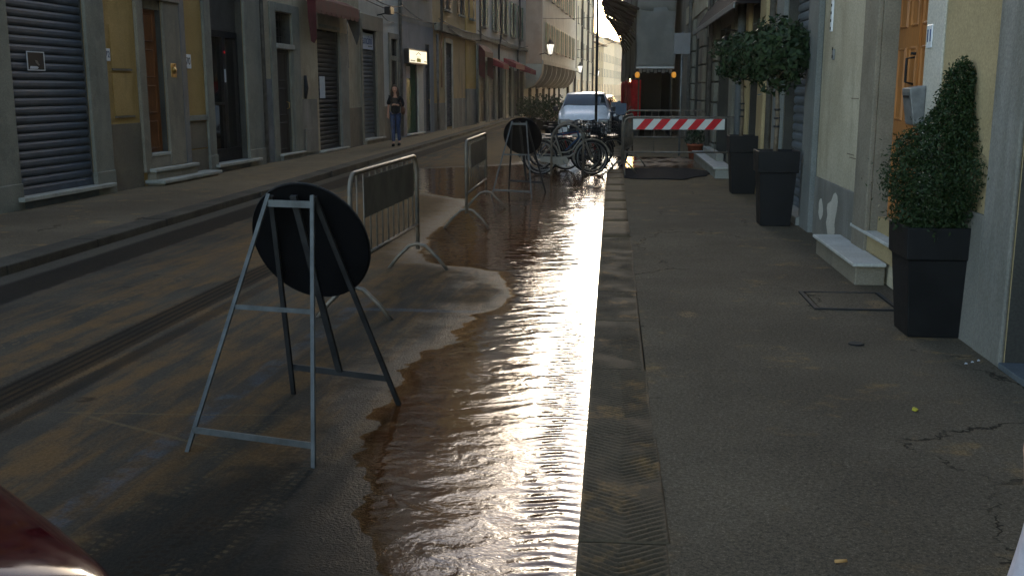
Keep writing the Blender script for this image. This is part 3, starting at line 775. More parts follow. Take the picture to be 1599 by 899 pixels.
bo('lintel', PL, 32.72, 33.9, .0012, .05, 3.3, 3.48, 'pietra_brown', h, .01); bo('transom_bar', PL, 32.95, 33.73, -.2, .03, 2.62, 2.78, 'pietra_brown', h, .01)
pdoor(h, PL, 32.95, 33.73, .3, 2.62, -.06, 'dark_door', 1, 3); bo('transom_window', PL, 32.95, 33.73, -.1, -.06, 2.78, 3.3, 'window_glass', h)
bo('dado', PL, 31.9, 32.7, .0015, .02, PV, 1.2, 'dado_brown', h, .006)
bm = newbm(); tube(bm, [PL(34.15, .05, .2), PL(34.15, .05, 14.)], .05, 8); ob('downpipe', bm, 'pipe', h)
c = thing('floodlight', 'dark floodlight on a bracket above the white shop sign', 'light', PL(31.3, .1, 3.95))
bm = newbm(); tube(bm, [PL(31.5, 0, 3.92), PL(31.4, .35, 3.98)], .02, 6); ob('bracket', bm, 'iron', c)
bo('lamp_body', PL, 31.2, 31.6, .3, .5, 3.93, 4.15, 'black_paint', c, .02)
wire('bracket_cable', sag(PL(31.6, .12, 3.93), PL(33.4, .03, 3.82), .06), .012, parent=c)

# ---------- left D: grey house, blue ground floor, lit sign
h = thing('townhouse', 'grey house with blue-grey ground floor and dark green door', 'house', PL(36.5, 0, 0))
ua, ub = 34.21, 39.26
upw = [(u - .45, u + .45, z, z + 1.7, .3) for z in (5.1, 8.4) for u in (35.6, 37.9)]
facade(h, PL, ua, ub, PV, EV - 1.2, [(34.94, 36.54, .23, 3.05, .3), (37.86, 38.62, .2, 3.34, .3)] + upw, 'grey_stucco')
upper(h, PL, (35.6, 37.9), (5.1, 8.4), .9, 'louvre_green', 1.7); eaves(h, PL, ua, ub, EV - 1.2, .9)
for a, b, c, d in ((34.24, 34.93, PV, 3.95), (36.55, 37.34, 3.06, 3.95), (34.93, 36.55, 3.06, 3.95), (37.34, 37.85, PV, 3.95), (37.85, 38.63, 3.35, 3.95), (38.63, 39.24, PV, 3.95)):
    bo('painted_facing', PL, a, b, .0015, .025, c, d, 'blue_paint', h)
bo('jamb', PL, 36.55, 37.33, .001, .06, PV, 3.05, 'white_stucco', h, .01)
d = bo('door', PL, 34.94, 36.54, -.12, -.06, .24, 2.58, 'green_door', h)
for k in range(2): bo('panel', PL, 35.05 + .76 * k, 35.7 + .76 * k, -.059, -.045, .4, 2.05, 'green_door', d, .01)
bo('paper_notice', PL, 35.2, 35.75, -.044, -.042, 2.1, 2.5, 'paper', d)
bo('threshold', PL, 34.9, 37.3, -.24, .12, .17, .225, 'marble', h, .01)
pdoor(h, PL, 37.86, 38.62, .2, 3.34, -.05, 'blue_door', 1, 4)
sg = thing('lit_sign', 'glowing cream sign box with little house drawing above the green door', 'sign', PL(35.9, .1, 2.6))
bo('box', PL, 34.62, 37.3, .03, .20, 2.58, 3.06, 'black_paint', sg, .01)
bo('face', PL, 34.68, 37.24, .2005, .215, 2.62, 3.02, 'sign_lit', sg)
bm = newbm()
for q in ([(35.6, 2.89), (35.95, 2.985), (36.3, 2.91), (36.3, 2.89), (35.95, 2.96), (35.62, 2.87)],): prism(bm, PL, q, .2155, .2175)
for k in range(3): prism(bm, PL, [(35.75 + k * .2, 2.79), (35.78 + k * .2, 2.79), (35.78 + k * .2, 2.84), (35.75 + k * .2, 2.84)], .2155, .2175)
ob('house_outline', bm, 'ink_black', sg)
bm = newbm(); prism(bm, PL, [(35.7, 2.65), (36.3, 2.65), (36.28, 2.76), (35.72, 2.78)], .2155, .2175); ob('house_print', bm, 'yellow_bit', sg)
bm = newbm()
for k in range(5): prism(bm, PL, [(34.8 + k * .14, 2.655), (34.9 + k * .14, 2.655), (34.9 + k * .14, 2.70), (34.8 + k * .14, 2.70)], .2155, .2175)
for k in range(3): prism(bm, PL, [(36.85 + k * .12, 2.66), (36.93 + k * .12, 2.66), (36.93 + k * .12, 2.70), (36.85 + k * .12, 2.70)], .2155, .2175)
ob('small_print', bm, 'pipe', sg)

# ---------- left E: ochre house
h = thing('townhouse', 'ochre house with peeling plaster and narrow pale roller shutter', 'house', PL(43.5, 0, 0))
ua, ub = 39.27, 48.44
upw = [(u - .45, u + .45, z, z + 1.5, .3) for z in (4.85, 8.4) for u in (41.9, 44.8, 47.2)]
facade(h, PL, ua, ub, PV, EV, [(41.55, 42.75, .23, 3.55, .3)] + upw, 'ochre_stucco'); eaves(h, PL, ua, ub, EV, .9)
upper(h, PL, (41.9, 44.8, 47.2), (4.85, 8.4), .9, 'dark_door', 1.5, True, .3)
bo('dado', PL, 39.3, 41.4, .0015, .02, PV, 1.2, 'dado_grey', h, .006); bo('dado', PL, 42.95, 45.8, .0015, .02, PV, 1.35, 'dado_grey', h, .006)
bo('bright_bay', PL, 45.85, 48.42, .0015, .04, 1.75, 3.85, 'ochre_bright', h, .01); bo('dado', PL, 45.85, 48.42, .0015, .045, PV, 1.75, 'dado_grey', h, .006)
bo('bright_bay', PL, 45.85, 48.42, .0015, .04, 4.25, 13.2, 'ochre_bright', h, .01)
bo('jamb', PL, 41.36, 41.54, .001, .04, PV, 3.7, 'step_stone', h, .01); bo('jamb', PL, 42.76, 42.94, .001, .04, PV, 3.7, 'step_stone', h, .01); bo('lintel', PL, 41.54, 42.76, .001, .05, 3.56, 3.74, 'step_stone', h, .01)
roller(h, PL, 41.55, 42.75, .26, 3.1, -.06, .115, 'shutter_grey', False); bo('transom_panel', PL, 41.55, 42.75, -.1, -.05, 3.1, 3.55, 'dark_panel', h)
bo('string_course', PL, ua + .01, ub - .01, .042, .22, 3.9, 4.2, 'pietra', h, .03)
for uu in (39.7, 48.3): bm = newbm(); tube(bm, [PL(uu, .08, .2), PL(uu, .08, 3.8)], .05, 8); tube(bm, [PL(uu, .26, 3.9), PL(uu, .28, 13.)], .05, 8); ob('downpipe', bm, 'pipe', h)
bm = newbm(); tube(bm, [PL(40.6, .04, 1.8), PL(40.6, .04, 3.5), PL(40.9, .04, 3.9)], .03, 6); ob('conduit', bm, 'roof_tile', h)

# ---------- left F: pale house with green shutters and red awnings
h = thing('townhouse', 'pale house with tall green louvred shutters above small red awnings', 'house', PL(57, 0, 0))
ua, ub = 48.45, 66.7
ws = (50.6, 54.2, 57.6, 60.8, 63.9)
ops = [(49.3, 51.2, .2, 3.0, .3), (52.3, 54.0, .2, 2.9, .3), (55.3, 56.8, .2, 2.9, .3), (57.9, 59.8, .2, 2.9, .3), (61., 62.4, .2, 2.8, .3), (63.6, 65.3, .2, 2.8, .3)]
facade(h, PL, ua, ub, PV, 15.4, ops + [(u - .5, u + .5, z, z + 1.9, .3) for z in (4.7, 8.3) for u in ws], 'pale_stucco'); eaves(h, PL, ua, ub, 15.4, .9)
upper(h, PL, ws, (4.7, 8.3), 1.0, 'louvre_green', 1.9, True, .55)
for k, (a, b, c, d, _) in enumerate(ops):
    if k in (1, 3): roller(h, PL, a, b, c, d, -.05, .12, 'shutter_grey', False)
    elif k in (0, 4): pdoor(h, PL, a, b, c, d, -.05, 'dark_door', 2, 3, 2)
    else: bo('shop_window', PL, a, b, -.2, -.17, c, d, 'shop_glass', h)
    for e in (a - .3, b): bo('jamb', PL, e, e + .3, .001, .05, PV, 3.1, 'pietra', h, .01)
bo('string_course', PL, ua + .01, ub - .01, .002, .14, 4.05, 4.25, 'pietra', h, .03)
for uu in (54.9, 62.3):
    bm = newbm(); tube(bm, [PL(uu, .1, .2), PL(uu, .1, 4.0), PL(uu, .2, 4.3), PL(uu, .2, 14)], .055, 8); ob('downpipe', bm, 'iron', h)
for uu, w, zz, mt, lab in ((50.2, 2.4, 3.5, 'maroon', 'dark maroon folded awning hanging beside the ochre house'), (53.1, 1.9, 3.0, 'maroon_bright', 'short red awning over grey roller shutter next to the maroon awning'), (58.6, 3.6, 3.1, 'maroon_bright', 'long red awning under the green shutters'), (64.6, 2.6, 2.9, 'maroon_bright', 'faded red awning beside the house on brackets')):
    aw = thing('awning', lab, 'awning', PL(uu, 0, zz))
    nn = .35 if mt == 'maroon' else .75
    bm = newbm(); sweep(bm, PL, [(.06, zz + .3), (nn, zz - .02), (nn, zz - .28), (nn - .012, zz - .28), (nn - .015, zz - .04), (.06, zz + .27)], uu - w / 2, uu + w / 2); ob('canopy', bm, mt, aw)
    for e in (-1, 1):
        bm = newbm(); lo = zz - (1.3 if mt == 'maroon' else .25)
        prism(bm, lambda u, n, z: PL(uu + e * w / 2 + n, u, z), [(.06, zz + .28), (nn, zz - .02), (nn, lo), (.06, lo + .2)], -.01, .01)
        ob('side_flap', bm, mt, aw)

# ---------- left G: house jettied out on brackets
h = thing('townhouse', 'house with upper floors jutting out over the street on curved brackets', 'house', PL(80, 0, 0))
ua, ub, J = 66.72, 93, 1.05
facade(h, PL, ua, ub, PV, 3.4, [(u, u + 1.7, .2, 2.3, .3) for u in (68, 72, 76, 80, 84, 88)], 'pale_stucco')
for u in (68, 72, 76, 80, 84, 88): bo('shop_window', PL, u, u + 1.7, -.25, -.2, .2, 2.3, 'shop_glass', h)
PJ = lambda u, n, z: PL(u, n + J, z)
ws = [69.5 + 3.4 * k for k in range(7)]
facade(h, PJ, ua, ub, 3.32, 14.8, [(u - .5, u + .5, z, z + 1.7, .3) for z in (4.3, 7.6, 10.6) for u in ws], 'white_stucco', name='upper_wall'); eaves(h, PJ, ua, ub, 14.8, 1.2)
upper(h, PJ, ws, (4.3, 7.6, 10.6), 1.0, 'louvre_green', 1.7, True, .55)
bo('end_wall', PL, ua - .03, ua - .004, -3, J - .002, 3.33, 14.7, 'pink_stucco', h)
bo('floor_band', PJ, ua, ub, .002, .07, 3.32, 3.55, 'pale_stucco', h)
k = 0; u = ua
while u < ub:
    bm = newbm()
    prof = [(0., 3.31), (J + .02, 3.31), (J + .02, 3.05)] + [(J * math.cos(t) ** 1.2, 3.05 - 1.25 * math.sin(t)) for t in (.25, .6, .95, 1.25)] + [(0., 1.75)]
    sweep(bm, PL, prof, u, u + (.9 if k == 0 else .3)); ob('bracket', bm, 'pale_stucco', h); u += 3.3 if k else 2.6; k += 1
# ---------- left H: tall pale house, downpipes
h = thing('townhouse', 'tall pale house with several dark downpipes next to the bracketed house', 'house', PL(113, 0, 0))
ua, ub = 93.05, 134
ws = [96 + 4.2 * k for k in range(9)]
facade(h, PL, ua, ub, PV, 15.6, [(u - .5, u + .5, z, z + 1.7, .3) for z in (5., 8.4, 11.6) for u in ws], 'cream_stucco'); eaves(h, PL, ua, ub, 15.6, .9)
upper(h, PL, ws, (5., 8.4, 11.6), 1.0, 'louvre_pale', 1.7, False)
for uu in (96, 104, 113, 122, 131): bm = newbm(); tube(bm, [PL(uu, .12, .2), PL(uu, .12, 15.4)], .12, 8); ob('downpipe', bm, 'iron', h)
for k, uu in enumerate((97, 103, 109, 115, 121, 127)):
    bo('shop_door', PL, uu, uu + 2, .002, .03, .2, 2.7, 'dark_door', h)

# ---------- far houses closing the bend of the street
ang = math.atan2(75, 6.9)
def PF(u, n, z): c, s = 6.9 / 75.3, 75 / 75.3; return (-4.2 + u * c + n * s, 215 + u * s - n * c, z)
u = -24.
for k, (w, hh, mt, lab) in enumerate(((24, 12.6, 'far_stucco', 'warm cream house at the bend with low side roof'), (22, 11.2, 'tan_stucco', 'lower tan house in the middle of the far row'), (26, 13., 'far_stucco', 'tall cream house in the far row past the tan one'), (40, 13.4, 'cream_stucco', 'last pale house in the far row at the street bend'))):
    h = thing('far_house', lab, 'house', PF(u + w / 2, 0, 0), 'houses at the far bend of the street')
    ws = [u + 2.4 + 3.6 * i for i in range(int((w - 3) / 3.6) + 1)]; ws = [q for q in ws if q < u + w - 1]
    facade(h, PF, u, u + w - .05, 0, hh, [(q - .55, q + .55, z, z + 1.7, .3) for z in (4.6, 8.) for q in ws], mt, back=12); eaves(h, PF, u, u + w - .05, hh, .9, 12)
    upper(h, PF, ws, (4.6, 8.), 1.1, 'louvre_pale', 1.7, False, .55)
    for q in ws: bo('shop_door', PF, q - .7, q + .7, .002, .06, .1, 2.9, 'dark_door', h)
    for q in (ws[0] + 1, ws[-1]): bo('chimney', PF, q, q + .8, -5, -4.2, hh + .3, hh + 2.3, 'far_stucco', h)
    u += w

# ================================================================== right side
def rb(label, at): return thing('townhouse', label, 'house', PR(at, 0, 0))
RE = 13.
h = rb('tan plastered house with grey stone pilaster and dark shop entrance', 5.5)
facade(h, PR, -7, 7.74, PV, RE, [(2.6, 6.15, .1, 3.2, .5)] + [(u - .5, u + .5, 5, 6.7, .3) for u in (-4, -1, 2, 5)], 'tan_stucco'); eaves(h, PR, -7, 7.74, RE, .9)
upper(h, PR, (-4, -1, 2, 5), (5,), 1., 'louvre_green')
bo('pilaster', PR, 6.16, 6.62, .001, .03, PV, 4., 'dado_grey', h, .012)
bo('dado', PR, 6.63, 7.70, .0015, .025, PV, .95, 'dado_grey', h, .006); bo('lintel', PR, 2.2, 6.6, .0015, .07, 3.2, 3.7, 'pietra', h, .012)
bo('threshold', PR, 2.7, 6.14, -.45, .04, .098, .135, 'slate', h, .006)
sd = bo('shop_door', PR, 2.6, 6.15, -.5, -.48, .14, 3.2, 'shop_glass', h)
for a, b in ((2.6, 2.7), (4.3, 4.42), (6.05, 6.15)): bo('door_frame', PR, a, b, -.479, -.42, .14, 3.2, 'black_paint', sd)

h = rb('cream house with tall orange wooden door and two marble steps', 9.9)
H2 = h
facade(h, PR, 7.75, 12.05, PV, RE + .5, [(8.18, 9.5, .3, 3.7, .3)] + [(u - .5, u + .5, z, z + 1.7, .3) for z in (5, 8.5) for u in (8.9, 11.)], 'cream_stucco', rev='pietra_brown'); eaves(h, PR, 7.75, 12.05, RE + .5, .9)
upper(h, PR, (8.9, 11.), (5, 8.5), 1., 'louvre_green')
bo('white_strip', PR, 7.76, 8.17, .0012, .012, .3, 4.2, 'white_stucco', h)
bo('door_jamb', PR, 9.5, 10.0, .001, .05, PV, 3.75, 'pietra_brown', h, .012)
bo('lintel', PR, 8.1, 10.0, .0012, .06, 3.75, 4.2, 'pietra_brown', h, .012)
bo('dado', PR, 10.0, 12.04, .0014, .022, PV, .75, 'dado_grey', h, .006)
pdoor(h, PR, 8.18, 9.5, .60, 3.7, -.14, 'oak_door', 4, 4, 2, None)
bm = newbm(); tube(bm, [PR(8.92, -.13, 1.98), PR(8.92, -.06, 1.97), PR(8.92, -.06, 1.78), PR(8.92, -.13, 1.76)], .011, 6); lathe(bm, [(.03, 0), (.03, .02)], PR(8.92, -.12, 2.0)); ob('handle', bm, 'iron', h)
bm = newbm(); prism(bm, PR, [(11.02 + .22 * math.cos(t) * (1 + .35 * math.sin(3.3 * t)), .40 + .26 * math.sin(t) * (1 + .3 * math.cos(2.1 * t + 1))) for t in [2 * math.pi * i / 22 for i in range(22)]], .0225, .0255); ob('bare_plaster', bm, 'white_stucco', h)
bm = newbm(); prism(bm, PR, [(11.62 + .10 * math.cos(t) * (1 + .35 * math.sin(2.3 * t)), .42 + .12 * math.sin(t)) for t in [2 * math.pi * i / 14 for i in range(14)]], .0225, .0245); ob('bare_plaster', bm, 'white_stucco', h)
st = thing('doorstep', 'two white marble doorsteps below the orange wooden door', 'steps', PR(9.6, .1, PV))
bo('riser', PR, 8.80, 10.50, .023, .27, PV, .255, 'pietra_brown', st, .01)
bo('tread', PR, 8.76, 10.56, .026, .30, .256, .285, 'marble', st, .006)
bo('riser', PR, 8.16, 9.99, -.13, .021, .286, .435, 'tan_stucco', st)
bo('tread', PR, 8.14, 10.06, -.13, .053, .437, .466, 'marble', st, .006)
bo('riser', PR, 8.19, 9.49, -.13, -.06, .467, .6, 'tan_stucco', st)
p = thing('number_plate', 'white plate with blue number 11 beside the orange wooden door', 'number plate', PR(8.06, .012, 2.1))
bo('plate', PR, 8.0, 8.12, .0125, .022, 2.02, 2.19, 'plate_white', p, .004); text('number', '11', PR(8.06, .024, 2.105), RRt, .13, 'ink_blue', p)
p = thing('letter_box', 'small grey metal letter box between orange door and clipped conifer', 'letter box', PR(8.2, .012, 1.55))
bm = newbm(); prism(bm, lambda u, n, z: PR(8.06 + n, u, z), [(.0125, 1.44), (.09, 1.46), (.13, 1.70), (.13, 1.73), (.0125, 1.75)], 0, .22); ob('box', bm, 'galv', p, .008)
bo('slot', PR, 8.10, 8.24, .125, .132, 1.66, 1.675, 'dark', p)
for u, z0, z1, lab in ((11.48, 2.03, 2.14, 'small grey door bell plate low on the cream wall'), (11.66, 2.33, 2.78, 'long white bell panel high on the cream wall beside stone pillar')):
    p = thing('bell_panel', lab, 'bell panel', PR(u, .01, z0))
    bo('plate', PR, u - .035, u + .035, .001, .02, z0, z1, 'galv' if z1 < 2.2 else 'plate_white', p, .004)
    for k in range(2 if z1 < 2.2 else 5): bo('button', PR, u - .015, u + .015, .0205, .026, z0 + .02 + k * .08, z0 + .05 + k * .08, 'ink_black', p)
for z in (1.02, 1.06, 1.55):
    pass
bm = newbm()
for a, b, z in ((10.25, 10.55, 1.63), (10.18, 10.48, 1.06), (10.3, 10.6, 1.09)): bx(bm, PR, a, b, .0005, .003, z, z + .008)
ob('plaster_cracks', bm, 'dado_brown', H2)

h = rb('grey stone framed shop front with steel-blue roller shutter', 13.5)
facade(h, PR, 12.06, 15.2, PV, RE + .5, [(12.9, 14.55, .15, 3.4, .3)] + [(13.2, 14.2, z, z + 1.7, .3) for z in (5, 8.5)], 'cream_stucco'); eaves(h, PR, 12.06, 15.2, RE + .5, .9)
upper(h, PR, (13.7,), (5, 8.5), 1., 'louvre_green')
roller(h, PR, 12.9, 14.55, .2, 3.38, -.12, .12, 'shutter_steel')
bo('jamb', PR, 12.08, 12.62, .001, .07, PV, 3.6, 'jamb_grey', h, .012); bo('inner_jamb', PR, 12.62, 12.9, .001, .035, PV, 3.4, 'jamb_grey', h, .01)
bo('jamb', PR, 14.55, 15.18, .001, .07, PV, 3.6, 'jamb_grey', h, .012); bo('lintel', PR, 12.08, 15.18, .0015, .08, 3.6, 4.1, 'jamb_grey', h, .012)
bo('threshold', PR, 12.7, 14.75, -.3, .1, PV, .195, 'step_stone', h, .01)

h = rb('cream house with pilasters behind the second round bay tree', 17.5)
facade(h, PR, 15.21, 20.9, PV, RE - .6, [(16.9, 18.2, .2, 3.1, .35), (19., 20.3, .2, 3.1, .35)] + [(u - .5, u + .5, z, z + 1.7, .3) for z in (5, 8.5) for u in (16.6, 19.2)], 'cream_stucco'); eaves(h, PR, 15.21, 20.9, RE - .6, .9)
upper(h, PR, (16.6, 19.2), (5, 8.5), 1., 'louvre_green')
for a, b, mt in ((16.2, 16.85, 'tan_stucco'), (18.25, 18.95, 'tan_stucco'), (20.35, 20.85, 'pietra')): bo('pilaster', PR, a, b, .001, .07, PV, 3.4, mt, h, .015)
for a, b in ((16.9, 18.2), (19., 20.3)): bo('shop_window', PR, a, b, -.3, -.27, .2, 3.1, 'shop_glass', h)
bm = newbm(); tube(bm, [PR(15.6, .06, .2), PR(15.6, .06, 12)], .045, 8); ob('downpipe', bm, 'pipe', h)
bm = newbm(); tube(bm, [PR(18.6, .14, .2), PR(18.6, .14, 3.2)], .07, 8); ob('downpipe', bm, 'slate', h)

h = rb('grey rusticated stone house with dark arched shop fronts past the barrier', 26)
facade(h, PR, 20.91, 34.5, PV, RE + 1, [(21.6, 23.6, .2, 3., .4), (25.0, 26.8, .2, 3., .4), (28.3, 30.2, .2, 3.1, .4), (31.6, 33.2, .2, 3.1, .4)] + [(u - .5, u + .5, z, z + 1.7, .3) for z in (4.3, 8.) for u in (22.5, 25.5, 28.6, 31.8)], 'grey_stucco'); eaves(h, PR, 20.91, 34.5, RE + 1, .9)
upper(h, PR, (22.5, 25.5, 28.6, 31.8), (4.3, 8.), 1., 'pale_stucco' if False else 'louvre_pale')
for a, b in ((21.6, 23.6), (25., 26.8), (28.3, 30.2), (31.6, 33.2)): bo('shop_window', PR, a, b, -.36, -.33, .2, 3., 'shop_glass', h)
for a, b, mt in ((23.65, 24.95, 'pietra'), (26.85, 28.2, 'pietra_brown'), (30.3, 31.5, 'pietra')):
    for k in range(8): bo('stone_block', PR, a, b, .001, .10, PV + .01 + k * .45, PV + (k + 1) * .45 - .02, mt, h, .02)
bo('cream_bay', PR, 27., 34.4, .0015, .04, 3.75, 4.25, 'cream_stucco', h)
bm = newbm(); tube(bm, [PR(24.2, .16, .2), PR(24.2, .16, 13)], .05, 8); ob('downpipe', bm, 'pipe', h)
bm = newbm(); tube(bm, [PR(30.8, .16, .2), PR(30.8, .16, 13)], .05, 8); ob('downpipe', bm, 'galv', h)
aw = thing('awning', 'black shop awning with pale front bar behind the bay trees', 'awning', PR(21, 0, 3))
bm = newbm(); sweep(bm, PR, [(.02, 3.75), (.44, 3.07), (.44, 3.04), (.02, 3.70)], 17., 25.4); ob('canopy', bm, 'cloth_black', aw)
bo('front_bar', PR, 17., 25.4, .445, .475, 2.98, 3.08, 'galv', aw, .006)
bm = newbm(); prism(bm, lambda u, n, z: PR(17. + n, u, z), [(.02, 3.7), (.44, 3.05), (.02, 3.05)], -.01, .01); ob('side_flap', bm, 'cloth_black', aw)
p = thing('projecting_sign', 'plain blue-grey sign panel hung on a pole beyond the striped barrier', 'sign', (1.66, 26.2, .1))
bo('panel', PW, 1.47, 1.86, 26.0, 26.03, 2.57, 3.07, 'blue_paint', p, .006)
bm = newbm(); tube(bm, [(1.67, 26.06, .1), (1.67, 26.06, 3.1)], .025, 8); ob('pole', bm, 'galv', p)
st = thing('doorstep', 'pale stone slab step beside the dug-up pavement', 'steps', PR(21.5, .2, PV))
bo('riser', PR, 19.4, 24.6, .11, .42, PV, .27, 'step_stone', st, .01); bo('tread', PR, 19.35, 24.65, .105, .46, .272, .31, 'marble', st, .006)
bo('upper_step', PR, 21., 24., .11, .26, .312, .45, 'step_stone', st, .01)
h = thing('hanging_lamp', 'black wall lantern hanging under the black awning', 'lamp', PR(19.6, .3, 2.4))
bm = newbm(); tube(bm, [PR(19.6, .0, 2.75), PR(19.6, .3, 2.8), PR(19.6, .3, 2.65)], .015, 6); ob('bracket', bm, 'iron', h)
bm = newbm(); lathe(bm, [(.03, .28), (.11, .2), (.09, 0), (.03, -.04)], PR(19.6, .3, 2.4), 8); ob('lantern', bm, 'black_paint', h)
h = thing('flower_pot', 'red terracotta pot with small plant on the far step', 'pot', PR(25.2, .35, PV))
bm = newbm(); lathe(bm, [(.13, 0), (.18, .3), (.2, .3), (.2, .35), (.16, .34)], PR(25.2, .35, PV), 14); ob('pot', bm, 'terracotta', h)
def leafball(name, parent, mat, c, rad, n, size, seed, shape=None, narrow=.5):
    rr = random.Random(seed); V = []; F = []
    for _ in range(n):
        while True:
            p = Vector((rr.uniform(-1, 1), rr.uniform(-1, 1), rr.uniform(-1, 1)))
            l = p.length
            if .05 < l < 1 and rr.random() < (.12 + .88 * l ** 2): break
        if shape: q = shape(p, rr)
        else:
            q = Vector((p.x * rad[0], p.y * rad[1], p.z * rad[2])) * (1 + .45 * noise.noise(p.normalized() * 2.8 + Vector((seed, 0, 0))))
            if noise.noise(p * 3.4 + Vector((seed * 2, 5, 0))) < -.34: continue
        q += Vector(c)
        d = (p.normalized() + Vector((rr.gauss(0, .7), rr.gauss(0, .7), rr.gauss(0, .7)))).normalized()
        s = d.cross(Vector((rr.gauss(0, 1), rr.gauss(0, 1), rr.gauss(0, 1)))).normalized(); w = d.cross(s)
        L_ = size * rr.uniform(.6, 1.3); k = len(V); b = w * L_ * .12
        V += [q - s * L_ * .5, q + d * L_ * narrow * .0 + w * L_ * narrow * .5 + b, q + s * L_ * .55, q - w * L_ * narrow * .5 + b]
        F.append((k, k + 1, k + 2, k + 3))
    me = bpy.data.meshes.new(name); ro = root_of(parent); me.from_pydata([v - ro for v in V], [], F); me.materials.append(MATS[mat])
    o = bpy.data.objects.new(name, me); COL.objects.link(o); o.parent = parent; return o
leafball('foliage', h, 'laurel_leaf', PR(25.2, .35, .6), (.24, .24, .24), 250, .09, 3)

# scaffold and netting
sc = thing('scaffold', 'scaffolding wrapped in grey sheets with timber canopy over the pavement', 'scaffold', (1.4, 50, .1))
def SX(y): return .9 - .01 * (y - 37)
by = [37, 39.5, 42, 44.5, 47, 50, 53, 56.5, 60, 64, 68]
for y in by:
    for xx in (SX(y), 2.05):
        bm = newbm(); tube(bm, [(xx, y, .1), (xx, y, 12.4)], .028, 6); ob('standard', bm, 'galv_worn', sc)
for z in (2.5, 4.45, 6.4, 8.4, 10.4, 12.3):
    for xx in (0, 1):
        bm = newbm(); tube(bm, [(SX(37) if not xx else 2.05, 37, z), (SX(68) if not xx else 2.05, 68, z)], .025, 6); ob('ledger', bm, 'galv_worn', sc)
    bm = newbm(); tube(bm, [(.86, 37, z), (2.1, 37, z)], .025, 6); ob('transom', bm, 'galv_worn', sc)
    bo('deck', PW, .95, 2.0, 37.05, 67.9, z + .03, z + .075, 'board', sc)
def sheet(name, f, nu, nv, mat, parent):
    bm = newbm(); g = [[bm.verts.new(f(i / nu, j / nv)) for i in range(nu + 1)] for j in range(nv + 1)]
    for j in range(nv):
        for i in range(nu): bm.faces.new((g[j][i], g[j][i + 1], g[j + 1][i + 1], g[j + 1][i])).smooth = True
    o = ob(name, bm, mat, parent, recalc=False); md = o.modifiers.new('thick', 'SOLIDIFY'); md.thickness = .006; return o
for za, zb in ((2.42, 4.5), (4.4, 6.6), (6.5, 9.), (8.9, 12.2)):
    sheet('end_sheet', lambda s, t, a=za, b=zb: (.79 + 1.33 * s + .02 * math.sin(t * 7), 36.93 + .04 * math.sin(s * 9 + a) * math.sin(t * 5) - .05 * (1 - abs(2 * t - 1)), a + (b - a) * t + .02 * math.sin(s * 12)), 14, 10, 'tarp', sc)
bo('blackout_panel', PW, .74, .96, 37.06, 37.09, .1, 2.5, 'dark_panel', sc)  # added return, shuts off the bright slit beside the passage
bo('hem_batten', PW, .79, 2.1, 36.87, 36.90, 2.44, 2.50, 'white_stripe', sc)
for k, (a, b) in enumerate(zip(by, by[1:])):
    for za, zb in ((2.2 + .15 * math.sin(k * 2.1), 4.38), (4.4, 8.6), (8.5, 12.3)):
        sheet('side_sheet', lambda s, t, a=a, b=b, z0=za, z1=zb, k=k: (SX(a + (b - a) * s) - .05 - .05 * math.sin(s * 6.28 * 2 + k + t * 2) * (1 - t * .6), a + .06 + (b - a - .12) * s, z0 + (z1 - z0) * t + .05 * (1 - t) * math.sin(s * 7 + k)), 12, 6, 'tarp' if k % 3 else 'tarp_dark', sc)
# inclined timber canopy: single boards
y = 36.2; k = 0
while y < 67.5:
    w = .32; ox = -.46 if y < 47 else -.46 + (y - 47) * .05
    ox += rnd.uniform(-.05, .05); zo = 4.98 + rnd.uniform(-.03, .03); xi = SX(y) - .06
    bm = newbm(); p = [(xi, 4.40), (ox, zo), (ox + .01, zo + .03), (xi, 4.43)]
    va = [bm.verts.new((x_, y, z_)) for x_, z_ in p]; vb = [bm.verts.new((x_, y + w - .02, z_)) for x_, z_ in p]
    bm.faces.new(va); bm.faces.new(vb[::-1])
    for i in range(4): bm.faces.new((va[i], va[(i + 1) % 4], vb[(i + 1) % 4], vb[i]))
    ob('canopy_board', bm, 'board', sc); y += w; k += 1
for y in by[:-1]:
    ox = -.4 if y < 47 else -.4 + (y - 47) * .05
    bm = newbm(); tube(bm, [(SX(y) - .05, y + .1, 3.5), (ox, y + .1, 4.9)], .03, 6); tube(bm, [(SX(y) - .06, y + .1, 4.34), (ox, y + .1, 4.9)], .04, 6); ob('canopy_strut', bm, 'board', sc)
# black panels added to make the scaffold passage dark
bo('blackout_panel', PW, 1.0, 2.06, 43.9, 44, .1, 2.5, 'black_paint', sc); bo('blackout_panel', PW, 2.0, 2.04, 37.2, 43.9, .1, 2.5, 'black_paint', sc)
bo('blackout_panel', PW, .93, .96, 37.1, 44, .1, 2.5, 'dark_panel', sc)  # added side panel, stops light showing through the passage
bm = newbm()
for k in range(9): bx(bm, PW, .9 + .13 * k, .9 + .13 * k + .1, 36.94, 36.95, 2.28 + .04 * (k % 2), 2.44)
ob('fringe', bm, 'tarp_dark', sc)
for k, (a, b) in enumerate(((37.2, 42), (42.1, 49), (49.1, 58))):
    f = sheet('red_mesh_fence', lambda s, t, a=a, b=b, k=k: ((.98 - 1.1 * s, 36.99 + .05 * math.sin(s * 21), .75 + 1.3 * t) if (k == 0 and s < .31) else (SX(a + (b - a) * s) - .22 - .05 * math.sin(s * 11 + k), a + (b - a) * (s - (.3 if k == 0 else 0)) / (.7 if k == 0 else 1), .5 + 1.55 * t + .07 * math.sin(s * 9 + k * 2) * t)), 20, 6, 'red_net', None)
    tag(f, ('sagging red plastic fence at the mouth of the scaffold passage', 'red plastic fence tied along the middle bays of the scaffold', 'red plastic fence tied along the last bays of the scaffold')[k], 'fence', 'red fences along the scaffold')
